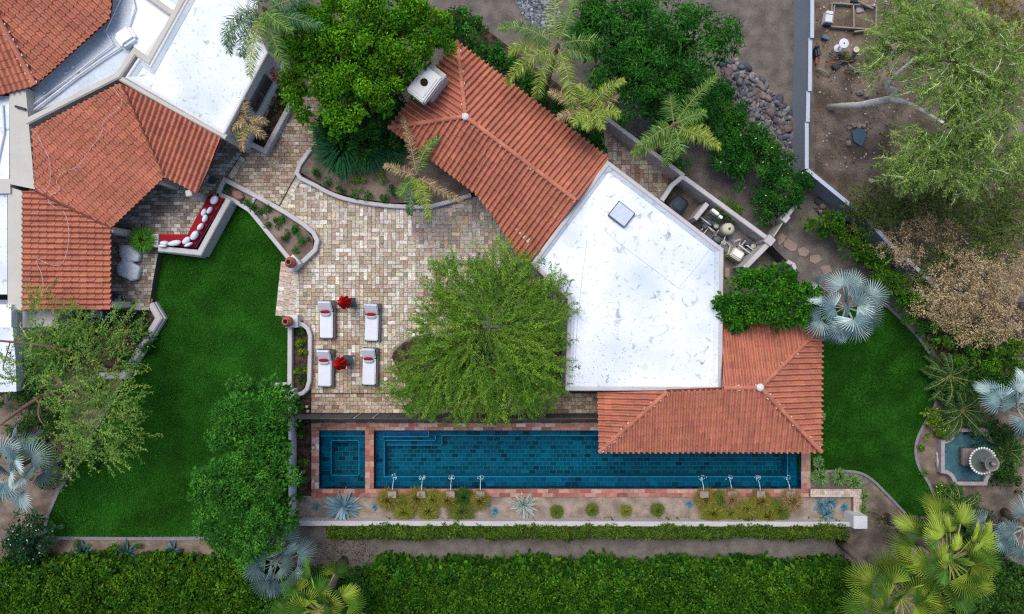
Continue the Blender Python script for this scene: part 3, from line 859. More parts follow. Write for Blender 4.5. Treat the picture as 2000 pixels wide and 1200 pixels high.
def slope(parent, p3, polys, name='roof_slope'):
    """tiles on the plane through three (px,py,z) points, clipped to convex pixel polygons"""
    A, B, C = [W(*p) for p in p3]
    n = (B - A).cross(C - A).normalized()
    if n.z < 0: n = -n
    d = Vector((n.x * n.z, n.y * n.z, -(n.x ** 2 + n.y ** 2))).normalized()   # downhill
    u = n.cross(d).normalized()
    tb = MB()
    dk = MB()
    for poly in polys:
        P3 = [ray_plane(x, y, A, n) for (x, y) in poly]
        UV = [((p - A).dot(u), (p - A).dot(d)) for p in P3]
        ar = sum(UV[i][0] * UV[(i + 1) % len(UV)][1] - UV[(i + 1) % len(UV)][0] * UV[i][1] for i in range(len(UV)))
        if ar < 0: UV = UV[::-1]
        dk.face([A + u * a + d * b - n * .09 for (a, b) in UV]); dk.face([A + u * a + d * b - n * .16 for (a, b) in UV][::-1])
        for i in range(len(UV)):
            a, b = UV[i], UV[(i + 1) % len(UV)]
            dk.face([A + u * a[0] + d * a[1] - n * .16, A + u * b[0] + d * b[1] - n * .16, A + u * b[0] + d * b[1] - n * .09, A + u * a[0] + d * a[1] - n * .09])
        u0, u1 = min(p[0] for p in UV), max(p[0] for p in UV)
        v0, v1 = min(p[1] for p in UV), max(p[1] for p in UV)
        bm = bmesh.new()
        ly = bm.loops.layers.float_color.new('tint')
        prof = [(0, .0)] + [(.56 * k / 6,   .105 * math.sin(math.pi * k / 6) ** .7) for k in range(1, 6)] + [(.56, -.01), (.64, -.05), (.92, -.05), (1, .0)]
        i0, i1 = int(math.floor(u0 / TP)) - 1, int(math.ceil(u1 / TP)) + 1
        vend = v1
        j0, j1 = 0, int((v1 - v0) / TCW) + 2
        for j in range(j0, j1):
            vb = v1 - j * TCW; va = vb - TCW - .03
            for i in range(i0, i1):
                r_ = rnd.gauss(0, 1)
                k = (1 + .06 * r_) * (1 + .06 * math.sin(i * .7 + j * .5))
                c = (.42 * k, .158 * k * (1 + rnd.gauss(0, .03)), .102 * k * (1 + rnd.gauss(0, .04)), 1)
                lift = .026 + rnd.uniform(-.006, .006)
                ju = rnd.uniform(-.008, .008)
                top = [bm.verts.new(((i + a) * TP + ju, va, h)) for (a, h) in prof]
                bot = [bm.verts.new(((i + a) * TP + ju, vb, h + lift)) for (a, h) in prof]
                for q in range(len(prof) - 1):
                    f = bm.faces.new((top[q], bot[q], bot[q + 1], top[q + 1])); f.smooth = True
                    for l in f.loops: l[ly] = c
        for i in range(len(UV)):
            a, b = Vector(UV[i]), Vector(UV[(i + 1) % len(UV)])
            e = b - a; no = Vector((e.y, -e.x, 0)).normalized()
            bmesh.ops.bisect_plane(bm, geom=bm.verts[:] + bm.edges[:] + bm.faces[:], plane_co=(a.x, a.y, 0), plane_no=no, clear_outer=True)
        mtx = Matrix(((u.x, d.x, n.x, A.x), (u.y, d.y, n.y, A.y), (u.z, d.z, n.z, A.z), (0, 0, 0, 1)))
        bm.transform(mtx)
        bm.verts.index_update()
        for f in bm.faces:
            tb.v_base = None
        off = len(tb.v)
        tb.v += [tuple(v.co) for v in bm.verts]
        for f in bm.faces:
            tb.f.append([off + v.index for v in f.verts]); tb.c.append(tuple(f.loops[0][ly])[:3])
        bm.free()
    o = tb.build(name, M['tile'], parent, True)
    dk.build('roof_deck', M['deck'], parent)
    return A, n

def ridge(parent, a, b, r=.115, mort=.5):
    a, b = W(*a), W(*b)
    d = b - a; L_ = d.length; d.normalize()
    n = max(2, int(L_ / .36))
    side = d.cross(Vector((0, 0, 1))).normalized(); up = side.cross(d)
    t = MB(); m = MB(); hm = False
    for i in range(n):
        p, q = a + d * (L_ * i / n), a + d * (L_ * (i + 1) / n + .03)
        k = 1 + rnd.gauss(0, .1)
        t.tint = (.44 * k, .165 * k, .105 * k)
        vs, fs = [], []
        for (pt, rr, lf) in ((p, r, .03), (q, r * .86, .03)):
            for s_ in range(7):
                an = math.pi * s_ / 6
                vs.append(pt + side * math.cos(an) * rr + up * (math.sin(an) * rr * .9 + lf))
        for s_ in range(6): fs.append([s_, s_ + 1, 7 + s_ + 1, 7 + s_])
        fs.append(list(range(7)))
        t.raw(vs, fs)
        for sd_ in (-1, 1):
            if rnd.random() < mort * .6:
                hm = True
                c = (p + q) / 2 + side * sd_ * (r * 1.02) + up * .03 + d * rnd.uniform(-.1, .1)
                m.box(c, (.05, rnd.uniform(.05, .13), .03), math.atan2(d.y, d.x) - math.pi / 2 + rnd.uniform(-.3, .3), .008)
    t.build('ridge_cap', M['tile'], parent, False)
    if hm: m.build('mortar', M['mortar'], parent)

def dab(parent, p, r=.13):
    c = W(*p); b = MB()
    b.lathe(c, [(0.001, .1), (r * .5, .09), (r * .9, .05), (r * 1.1, 0)], 9)
    b.build('ridge_mortar', M['mortar'], parent)

def wallmass(parent, px, z1, z0=0, m='cream', name='wall'):
    b = MB(); b.prism(PW(px, z1), z0, z1); return b.build(name, M[m], parent)

def flat_roof(parent, px, z, wpx=8, ph=.28, m='foam', pm='cream', edge=True):
    """recessed white roof with a parapet round it; px = outer edge at parapet top"""
    zt = z + ph
    P = PW(px, zt)
    inset = m_of(wpx, zt) / 2
    cx = sum(p[0] for p in P) / len(P); cy = sum(p[1] for p in P) / len(P)
    # centre line of the parapet, moved inwards
    n = len(P)
    a = sum(P[i][0] * P[(i + 1) % n][1] - P[(i + 1) % n][0] * P[i][1] for i in range(n))
    if a < 0: P = P[::-1]
    def off(dist):
        out = []
        for i in range(n):
            p0, p1, p2 = Vector(P[i - 1]), Vector(P[i]), Vector(P[(i + 1) % n])
            e0, e1 = (p1 - p0).normalized(), (p2 - p1).normalized()
            n0, n1 = Vector((-e0.y, e0.x)), Vector((-e1.y, e1.x))
            mm = (n0 + n1).normalized(); k = 1 / max(.4, mm.dot(n0))
            out.append((p1.x + mm.x * dist * k, p1.y + mm.y * dist * k))
        return out
    b = MB(); b.sweep(off(inset), inset * 2, 0, zt, True, .04); b.build('parapet', M[pm], parent)
    r = MB(); I = off(inset * 2 - .02)
    r.face([(p[0], p[1], z) for p in I])
    # sloping fillet of coating up to the parapet
    I2 = off(inset * 2 - .004); I3 = off(inset * 2 + .16)
    for i in range(n):
        j = (i + 1) % n
        r.face([(*I2[i], zt - .05), (*I2[j], zt - .05), (*I3[j], z + .012), (*I3[i], z + .012)])
    r.build('flat_roof', M[m], parent)

# ---- guest house
gh = thing('guest_house', 'guest house with a white flat roof between two red tiled hip roofs', 'house', W(1250, 540, 0))
ZE, ZR = 2.7, 3.75
R1, R2 = (909, 228, ZR), (1124, 391, ZR)
NEa, NEb = (892, 80, ZE), (1188, 310, ZE)
slope(gh, (R1, R2, NEb), [[(909, 228), (892, 80), (1190, 309), (1127, 394)]])
slope(gh, (R1, NEa, (758, 250, ZE)), [[(909, 228), (892, 80), (758, 250)]])
slope(gh, (R1, R2, (925, 376, ZE)), [[(909, 228), (758, 250), (925, 376), (960, 265)], [(960, 267), (925, 376), (960, 417), (1127, 394)], [(960, 417), (1022, 516), (1034, 518), (1127, 394)]])
ridge(gh, (909, 228, ZR), (893, 82, ZE), mort=.9); ridge(gh, (909, 228, ZR), (760, 250, ZE), mort=.3); ridge(gh, R1, R2, mort=.35)
dab(gh, (909, 228, ZR + .1), .16)
wallmass(gh, [(892, 118), (1158, 322), (1035, 480), (985, 425), (935, 370), (800, 262)], 2.6)
ROOFP = [(1187, 313), (1414, 486), (1411, 764), (1104, 764), (1109, 585), (1036, 516)]
wallmass(gh, [(1187, 318), (1408, 488), (1406, 758), (1110, 758), (1114, 586), (1042, 514)], 3.0)
flat_roof(gh, ROOFP, 3.02, 8.5, .26, pm='kerb')
b = MB()    # drainage crickets: fine raised seams on the roof
for pts in ([(1178, 448), (1215, 480), (1260, 513), (1325, 563)], [(1325, 563), (1355, 528), (1392, 478)], [(1146, 470), (1135, 560), (1127, 640), (1122, 742)]):
    b.tube([W(x, y, 3.025) for (x, y) in pts], .014, 5)
b.build('roof_seam', M['foamgrey'], gh)
sk = MB(); c = W(1214, 419, 3.15); sk.box((c.x, c.y, 3.11), (.98, .86, .18), R(-38), .02); sk.build('skylight_frame', M['shutter'], gh)
sk = MB(); sk.box((c.x, c.y, 3.215), (.90, .78, .05), R(-38), .02); sk.build('skylight', M['glass'], gh)
# south roof over the pool terrace
PK_ = (1485, 757, ZR)
RW = (1303, 765, ZR)
slope(gh, (RW, PK_, (1170, 883, ZE)), [[(1303, 764), (1485, 757), (1604, 884), (1170, 884)]])
slope(gh, (RW, (1167, 700, ZE), (1170, 883, ZE)), [[(1303, 764), (1167, 766), (1170, 884)]])
slope(gh, (PK_, (1413, 757, ZR), (1420, 632, ZE)), [[(1411, 625), (1606, 632), (1485, 757), (1411, 757)]])
slope(gh, (PK_, (1606, 634, ZE), (1604, 884, ZE)), [[(1485, 757), (1606, 630), (1604, 884)]])
ridge(gh, RW, (1171, 882, ZE), mort=.9); ridge(gh, PK_, (1603, 882, ZE), mort=.6); ridge(gh, PK_, (1606, 636, ZE), mort=.4); ridge(gh, PK_, (1414, 758, ZR), mort=.6)
dab(gh, (1485, 757, ZR + .1), .17)
wallmass(gh, [(1412, 640), (1590, 650), (1588, 812), (1190, 812), (1190, 762), (1412, 760)], 2.55)
for (x, y) in ((1186, 838), (1555, 826), (1380, 838)):
    q = MB(); c = W(x, y, 0); q.box((c.x, c.y, 1.35), (.3, .3, 2.5), 0, .03); q.build('post', M['cream'], gh)
# chimney
ch = MB(); c = W(846, 172, 3.0)
cr = R(53)
ch.box((c.x, c.y, 2.2), (1.25, .95, 4.0), cr, .03); ch.build('chimney_stack', M['cream'], gh)
ch = MB(); c = W(829, 165, 4.6); ca, sa = math.cos(cr), math.sin(cr)
ch.box((c.x, c.y, 4.42), (1.42, .98, .5), cr, .06)
ch.box((c.x, c.y, 4.68), (1.1, .7, .06), cr, .02)
ch.build('chimney_cap', M['white'], gh)
ch = MB(); ch.lathe((c.x, c.y + .05, 4.71), [(.17, 0), (.17, .05), (.14, .05), (.14, .02), (.001, .02)], 18); ch.build('flue', M['hole'], gh)

# ---- main house, top left, running out of the frame
mh = thing('main_house', 'main house with white flat roofs and red tiled roofs running out of frame', 'house', W(150, 250, 0))
# big white roof
WR = [(243, 152), (272, 108), (292, 124), (374, -25), (505, -25), (500, 55), (523, 103), (437, 264)]
flat_roof(mh, WR, 2.95, 7, .2, pm='white')
wl = MB(); wl.prism(PW([(248, 152), (374, -20), (500, -20), (496, 60), (517, 103), (434, 260)], 2.9), 0, 2.9); wl.build('wall', M['white'], mh)
# lower plinth of the east wall and the shuttered window in it
A_, B2 = Vector((*PW([(437, 264)], 3.15)[0], 0)), Vector((*PW([(523, 103)], 3.15)[0], 0))
dv = (B2 - A_).normalized(); nv = Vector((dv.y, -dv.x, 0)); LN = (B2 - A_).length
pl = MB(); cpl = (A_ + B2) / 2 + nv * .1
pl.box((cpl.x, cpl.y, .7), (LN, .24, 1.4), math.atan2(dv.y, dv.x), .05); pl.build('wall_plinth', M['white'], mh)
win = MB(); wc = A_ + dv * (LN * .60) + nv * .06
win.box((wc.x, wc.y, 1.98), (1.75, .1, .95), math.atan2(dv.y, dv.x), .015)
wo = win.build('window', M['shutter'], mh)
for k in (-1, 1):
    for r_ in range(2):
        sl = MB(); cc = wc + dv * (k * .43) + nv * .06
        sl.box((cc.x, cc.y, 1.75 + r_ * .45), (.74, .04, .36), math.atan2(dv.y, dv.x), .01); sl.build('shutter', M['dark'], wo)
# lower middle roof with pipes
LR = [(50, 228), (50, 178), (120, 100), (215, -25), (374, -25), (292, 122), (262, 96), (228, 150)]
r_ = MB(); r_.prism(PW(LR, 2.55), 0, 2.55); r_.build('flat_roof', M['foamgrey'], mh)
hp = MB(); hp.prism(PW([(262, 96), (292, 122), (352, 18), (300, -25), (266, -25), (252, 50)], 2.8), 2.5, 2.8); hp.build('flat_roof', M['foamplain'], mh)
def cp(pts, wpx, z, m='cream', nm='parapet'):
    b = MB(); b.sweep(PW(pts, z), m_of(wpx, z), 0, z, ch=.06); b.build(nm, M[m], mh)
cp([(49, 238), (140, 192), (229, 147), (262, 100), (289, 119), (372, -30)], 13, 3.2)
cp([(226, 148), (330, 208), (441, 268)], 11, 3.1)
cp([(272, -20), (330, 22), (345, 28)], 12, 3.1)
b = MB(); b.prism(PW([(18, 176), (50, 172), (55, 232), (68, 370), (20, 360)], 3.15), 0, 3.15); b.build('parapet', M['cream'], mh)
b = MB(); b.prism(PW([(15, 364), (44, 374), (44, 606), (15, 606)], 3.0), 0, 3.0); b.build('parapet', M['cream'], mh)
for poly in ([(-120, 188), (18, 188), (18, 350), (-120, 350)], [(-120, 378), (14, 378), (14, 575), (-120, 575)], [(-120, 586), (20, 586), (30, 700), (32, 765), (-120, 772)]):
    zq = 1.3 if poly[0][1] == 586 else 2.9
    b = MB(); b.prism(PW(poly, zq), 0, zq); b.build('flat_roof', M['foam'], mh)
b = MB(); b.prism(PW([(-120, 350), (20, 350), (20, 378), (-120, 378)], 3.1), 0, 3.1); b.build('parapet', M['cream'], mh)
b = MB(); b.prism(PW([(-2, 595), (22, 595), (22, 640), (-2, 640)], 3.2), 2.8, 3.2); b.build('roof_box', M['foamplain'], mh)
# top left hip roof
HT = (-60, -62, 4.7)
slope(mh, (HT, (68, 166, 3.3), (217, 10, 3.3)), [[(-40, -60), (222, -60), (217, 20), (214, 37), (68, 168), (0, 38)]])
slope(mh, (HT, (68, 166, 3.3), (-60, 200, 3.3)), [[(-60, -70), (0, 38), (68, 168), (0, 186), (-60, 200)]])
ridge(mh, (-20, 4, 4.42), (68, 165, 3.35), .13, mort=1.4)
wallmass(mh, [(-60, -60), (205, -60), (200, 30), (66, 155), (-60, 180)], 3.1)
# courtyard L roof, three slopes falling to the court
ZJ, ZT, ZK = 2.45, 3.15, 3.25
V1b, V1t = (322, 346), (232, 162)
V2b, V2t = (217, 446), (62, 372)
slope(mh, ((217, 446, ZJ), (322, 346, ZJ), (150, 215, ZT + .2)), [[(217, 446), (322, 346), (240, 166), (232, 162), (150, 206), (62, 252), (68, 372)]])
slope(mh, ((322, 346, ZJ), (385, 378, ZJ), (330, 212, ZT)), [[(322, 346), (385, 378), (433, 270), (334, 215), (236, 163)]])
slope(mh, ((217, 446, ZJ), (217, 605, ZJ), (45, 500, ZT)), [[(217, 446), (217, 606), (44, 606), (44, 374), (68, 374)]])
def vly(a, b):
    p, q = W(*a), W(*b); t = MB(); t.tube([p, q], .05, 6); t.build('valley', M['deck'], mh)
vly((322, 346, ZJ + .06), (240, 172, ZT + .12)); vly((217, 446, ZJ + .06), (72, 375, ZT + .06))
wallmass(mh, [(60, 262), (232, 176), (400, 262), (370, 325), (300, 282), (160, 410), (150, 600), (50, 600)], 2.3, m='cream')
for (x, y) in ((224, 450), (224, 596), (318, 352), (378, 378)):
    q = MB(); c = W(x - 8, y - 5 if y < 500 else y - 2, 0); c = W(x - 2, y, 2.3); q.box((c.x - .15, c.y, 1.2), (.3, .3, 2.4), R(10), .03); q.build('post', M['cream'], mh)
b = MB(); b.prism(PW([(44, 606), (112, 606), (112, 640), (44, 640)], 1.9), 0, 1.9); b.build('wall', M['cream'], mh)
# pipes and duct on the low roof
def pipe(pts, r, z, m='pvc', nm='roof_pipe', par=mh):
    b = MB(); b.tube([W(x, y, z) for (x, y) in pts], r, 7); b.build(nm, M[m], par)
pipe([(30, 205), (55, 212), (90, 186), (150, 142), (185, 114), (221, 87), (206, 62), (240, -10)], .035, 2.68)
pipe([(30, 212), (60, 220), (95, 193), (150, 150), (200, 115), (236, 92)], .05, 2.70)
pipe([(252, 52), (264, 16), (258, -10)], .04, 2.9); pipe([(30, 208), (50, 214)], .06, 3.25, 'dark')
pipe([(-5, 320), (8, 260), (5, 205)], .04, 2.98)
b = MB(); c = W(245, 72, 3.0); b.box((c.x, c.y, 2.85), (.85, .75, .55), R(35), .12); b.build('duct', M['foamplain'], mh)
b = MB()
for (x, y) in ((129, 143), (143, 132), (88, 181), (152, 141), (92, 187)):
    c = W(x, y, 2.6); b.box((c.x, c.y, 2.6), (.16, .1, .1), R(35), .02)
b.build('pipe_bracket', M['pvc'], mh)
# thin loose cables lying on the courtyard roof
def onroof(p3, pts):
    A, B, C = [W(*p) for p in p3]; n = (B - A).cross(C - A).normalized()
    return [ray_plane(x, y, A, n) + Vector((0, 0, .1)) for (x, y) in pts]
PM = ((217, 446, ZJ), (322, 346, ZJ), (150, 215, ZT + .2)); PL = ((217, 446, ZJ), (217, 605, ZJ), (45, 500, ZT))
b = MB(); b.tube(curve(onroof(PM, [(222, 172), (240, 198), (232, 215), (205, 238), (200, 262), (180, 290), (155, 325), (125, 338), (113, 355), (118, 372), (98, 385), (100, 398), (115, 408)]), 4), .009, 4)
tag(b.build('cable', M['pvc']), 'long thin pale cable snaking over the middle of the courtyard tiles', 'cable')
b = MB(); b.tube(curve(onroof(PM, [(72, 258), (88, 290), (98, 310), (101, 340), (98, 362), (88, 377)]), 4), .009, 4)
tag(b.build('cable', M['pvc']), 'short thin cable on the courtyard tiles near the cream parapet', 'cable')
b = MB(); b.tube(curve(onroof(PL, [(125, 412), (134, 430), (137, 460), (134, 488), (126, 512), (118, 519), (98, 517), (80, 508), (73, 512), (82, 530), (87, 560), (80, 580), (62, 595), (46, 606)]), 4), .009, 4)
tag(b.build('cable', M['pvc']), 'thin cable looping down the lower left red tiles', 'cable')
# ------------------------------------------------------------------ foliage generators
def unit(v): return v / (np.linalg.norm(v, axis=1, keepdims=True) + 1e-9)

def leafquads(P, N, T, L_, Wd, fold=0.0):
    """kite leaves at P, normal N, pointing along T"""
    T = unit(T - N * np.sum(T * N, 1, keepdims=True))
    Sd = np.cross(N, T)
    L_ = L_[:, None]; Wd = Wd[:, None]
    mid = P + T * L_ * .45
    return np.stack([P, mid + Sd * Wd / 2 - N * fold * L_, P + T * L_ - N * fold * L_ * .6, mid - Sd * Wd / 2 - N * fold * L_], 1)

def clump_leaves(C, Rc, n, L0, W0, base, base2, mixp=.35, up=.35, jit=.45, cvar=.34, hemi=True):
    """C (k,3) clump centres, Rc (k,) radii; n leaves per clump on a rough upper shell"""
    k = len(C)
    idx = np.repeat(np.arange(k), n)
    D = unit(rng.normal(size=(k * n, 3)))
    if hemi:
        low = D[:, 2] < -.25
        D[low, 2] *= -1
    rr = Rc[idx] * rng.uniform(.55, 1.08, k * n)
    P = C[idx] + D * rr[:, None] * np.array([1, 1, .85])
    N = unit(D * .7 + np.array([0, 0, up]) + rng.normal(size=D.shape) * jit)
    T = unit(D + rng.normal(size=D.shape) * .8)
    Lh = L0 * rng.uniform(.5, 1.3, k * n) * rng.uniform(.7, 1.25, k)[idx]; Wh = W0 * rng.uniform(.7, 1.2, k * n)
    ct = rng.normal(1, cvar * .55, k)[idx] * rng.normal(1, cvar, k * n)
    mix = np.clip(rng.normal(mixp, .3, k)[idx] + rng.normal(0, .25, k * n), 0, 1)[:, None]
    col = (np.array(base) * (1 - mix) + np.array(base2) * mix) * np.clip(ct, .25, 2.1)[:, None]
    return leafquads(P, N, T, Lh, Wh, .12), col

def tubeq(pts, rad, n=5):
    pts = np.array(pts, dtype=float); k = len(pts)
    if not hasattr(rad, '__len__'): rad = [rad] * k
    rings = []
    for i in range(k):
        d = pts[min(i + 1, k - 1)] - pts[max(i - 1, 0)]; d /= np.linalg.norm(d) + 1e-9
        upv = np.array([0, 0, 1.0]) if abs(d[2]) < .9 else np.array([1.0, 0, 0])
        a = np.cross(d, upv); a /= np.linalg.norm(a); b = np.cross(a, d)
        rings.append([pts[i] + (a * math.cos(2 * math.pi * j / n) + b * math.sin(2 * math.pi * j / n)) * rad[i] for j in range(n)])
    q = []
    for i in range(k - 1):
        for j in range(n):
            q.append([rings[i][j], rings[i][(j + 1) % n], rings[i + 1][(j + 1) % n], rings[i + 1][j]])
    return np.array(q)

GREEN1 = ((.032, .135, .006), (.125, .29, .010))     # bright ficus
GREEN2 = ((.014, .08, .012), (.045, .17, .018))   # deep green
GREEN3 = ((.022, .11, .014), (.07, .23, .022))        # mid green
LIME = ((.06, .15, .008), (.19, .30, .012))
OLIVE = ((.07, .10, .03), (.14, .16, .05))
TAN = ((.33, .23, .11), (.52, .42, .26))

def lobes_to_clumps(lobes, rc, dens):
    """lobes (px,py,rpx,ztop): domes; returns clump centres spread over their upper surfaces"""
    C = []
    for (x, y, r, z) in lobes:
        c = W(x, y, z); rm = m_of(r, z)
        n = int(dens * rm * rm / (rc * rc))
        hz = min(rm * .75, z * .5); p1, p2 = rnd.uniform(0, 6), rnd.uniform(0, 6)
        for _ in range(n):
            a = rnd.uniform(0, 2 * math.pi); q = math.sqrt(rnd.random()) * 1.0
            q = q if rnd.random() < .8 else rnd.uniform(.8, 1.05)
            h = math.sqrt(max(0, 1 - min(q, 1) ** 2)); q *= 1 + .16 * math.sin(3 * a + p1) + .12 * math.sin(7 * a + p2)
            lift = rnd.gauss(0, rc * .45)
            C.append((c.x + rm * q * math.cos(a), c.y + rm * q * math.sin(a), max(.12, z - hz + hz * h - rc * .7 + lift)))
    return np.array(C)

def leafy(name, label, cat, lobes, pal, rc=.42, dens=1.5, n=75, L0=.17, W0=.09, trunk=None, group=None, flowers=None, fill=True, mix=.35, m='leaf', up=.35, jit=.45):
    zt = max(l[3] for l in lobes)
    bx = sum(l[0] for l in lobes) / len(lobes); by = sum(l[1] for l in lobes) / len(lobes)
    c0 = W(bx, by, zt * .7)
    t = thing(name, label, cat, Vector((c0.x, c0.y, 0)), group)
    C = lobes_to_clumps(lobes, rc, dens)
    Rc = rng.uniform(.7, 1.25, len(C)) * rc
    q = LQ(); a, c = clump_leaves(C, Rc, n, L0, W0, pal[0], pal[1], mix, up, jit); q.add(a, c)
    if fill:    # inner leaves that close the crown
        Ci = C.copy(); Ci[:, 2] = np.maximum(.1, Ci[:, 2] - rc * 1.1)
        a, c = clump_leaves(Ci, Rc, max(6, n // 7), L0 * 2.0, W0 * 2.4, pal[0], pal[1], mix * .5, 1.2, .3); q.add(a, c)
    q.build('crown' if zt > 2.4 else 'foliage', M[m], t)
    # wood
    b = MB()
    if zt > 1.6:
        tz = zt * .45
        b.tube([(c0.x, c0.y, 0), (c0.x + .05, c0.y - .04, tz * .6), (c0.x, c0.y, tz)], [.16 * zt / 5 + .05, .12 * zt / 5 + .04, .1 * zt / 5 + .03], 8)
        ends = []
        for (x, y, r, z) in lobes[:7]:
            e = W(x, y, z * .75)
            if e.z < tz + .1: e.z = tz + .1
            md = Vector(((c0.x + e.x) / 2, (c0.y + e.y) / 2, tz + (e.z - tz) * .35))
            b.tube([(c0.x, c0.y, tz * .95), md, e], [.09 * zt / 5 + .02, .06 * zt / 5 + .015, .02], 6)
    else:
        b.tube([(c0.x, c0.y, 0), (c0.x, c0.y, zt * .5)], [.04, .03], 6)
    b.build('trunk' if zt > 2.4 else 'stem', M['bark'], t)
    if flowers:
        (fc, num, sz) = flowers
        idx = rng.integers(0, len(C), num)
        D = unit(rng.normal(size=(num, 3)) * np.array([1, 1, .5]) + np.array([0, 0, .7]))
        P = C[idx] + D * (Rc[idx] * 1.1)[:, None]
        fq = LQ()
        for k in range(5):
            an = 2 * math.pi * k / 5 + rng.uniform(0, 6, num)
            T = np.stack([np.cos(an), np.sin(an), rng.uniform(0, .4, num)], 1)
            N = unit(D + rng.normal(size=D.shape) * .2)
            fq.add(leafquads(P, N, T, np.full(num, sz), np.full(num, sz * .8)), np.array(fc) * rng.uniform(.8, 1.1, (num, 1)))
        fq.build('blossom', M['flower'], t)
    return t

def strands(lobes, centre, per, Ls, lf, lw, pal, droop=.5, spacing=.07, mix=.4, zj=.35, swirl=.7, up=0.15, gaps=()):
    """feathery foliage: drooping twigs leaving the crown's centre, lined with narrow leaves"""
    Q, CC, TW = [], [], []
    for (x, y, r, z) in lobes:
        c = np.array(W(x, y, z)); rm = m_of(r, z)
        for _ in range(int(per * rm * rm)):
            a = rnd.uniform(0, 2 * math.pi); q = math.sqrt(rnd.random())
            p = c + np.array([math.cos(a) * rm * q, math.sin(a) * rm * q, -q * q * rm * .45 + rnd.gauss(0, zj) - rnd.random() * .8])
            if gaps and any((W(gx, gy, p[2]).x - p[0]) ** 2 + (W(gx, gy, p[2]).y - p[1]) ** 2 < m_of(gr, p[2]) ** 2 for (gx, gy, gr) in gaps): continue
            d = p - np.array([centre[0], centre[1], p[2]]); d /= np.linalg.norm(d) + .01
            an = math.atan2(d[1], d[0]) + rnd.gauss(0, swirl)
            L_ = Ls * rnd.uniform(.6, 1.3); e = up + rnd.gauss(0, .2)
            k = max(4, int(L_ / spacing)); st = L_ / k
            pts = [p.copy()]
            for i in range(k):
                e -= droop * 1.6 / k
                an += rnd.gauss(0, .05)
                p = p + st * np.array([math.cos(an) * math.cos(e), math.sin(an) * math.cos(e), math.sin(e)])
                p[2] = max(p[2], .3)
                pts.append(p.copy())
            pts = np.array(pts); TW.append(pts)
            dirs = np.diff(pts, axis=0); dirs = np.vstack([dirs, dirs[-1:]])
            PP = np.repeat(pts, 3, axis=0); DD = unit(np.repeat(dirs, 3, axis=0)); m_ = len(PP)
            T = unit(DD + rng.normal(size=(m_, 3)) * .55)
            N = unit(rng.normal(size=(m_, 3)) * .5 + np.array([0, 0, 1]))
            Q.append(leafquads(PP + rng.normal(size=(m_, 3)) * .03, N, T, lf * rng.uniform(.6, 1.3, m_), lw * rng.uniform(.7, 1.3, m_)))
            mx = np.clip(rnd.gauss(mix, .25) + rng.normal(0, .12, m_), 0, 1)[:, None]
            CC.append((np.array(pal[0]) * (1 - mx) + np.array(pal[1]) * mx) * np.clip(rnd.gauss(1, .15) * rng.normal(1, .15, m_), .4, 1.7)[:, None])
    return np.concatenate(Q), np.concatenate(CC), TW

def airy(name, label, cat, lobes, trunk, branches, pal, bark='bark', per=9, Ls=1.1, lf=.16, lw=.03, droop=.5, centre=None, group=None, mix=.4, swirl=.7, twigs=True, clump=None, zj=.35, gaps=()):
    c0 = W(*trunk[0][:2]); cN = W(*trunk[-1][:3]); ctr = centre or (cN.x, cN.y)
    t = thing(name, label, cat, Vector((c0.x, c0.y, 0)), group)
    q = LQ(); a, c, tw = strands(lobes, ctr, per, Ls, lf, lw, pal, droop, mix=mix, swirl=swirl, zj=zj, gaps=gaps); q.add(a, c)
    if clump:
        C = lobes_to_clumps(lobes, clump[0], clump[1])
        if gaps: C = np.array([p for p in C if not any((W(gx, gy, p[2]).x - p[0]) ** 2 + (W(gx, gy, p[2]).y - p[1]) ** 2 < (m_of(gr, p[2]) + .2) ** 2 for (gx, gy, gr) in gaps)])
        a, c = clump_leaves(C, rng.uniform(.6, 1.2, len(C)) * clump[0], clump[2], clump[3], clump[4], pal[0], pal[1], mix); q.add(a, c)
    q.build('crown', M['leaf'], t)
    b = MB()
    b.tube([W(*p[:3]) for p in trunk], [p[3] for p in trunk], 9)
    b.build('trunk', M[bark], t, True)
    b = MB()
    for br in branches:
        P = curve([W(*p[:3]) for p in br], 3)
        rs = np.interp(np.linspace(0, len(br) - 1, len(P)), range(len(br)), [p[3] for p in br])
        b.tube(P, list(rs), 7)
    if branches: b.build('branches', M[bark], t, True)
    if twigs:
        b = MB()
        for pts in tw[::4]: b.tube([tuple(p) for p in pts[::3]], .008, 3, False)
        b.build('twigs', M[bark], t)
    return t

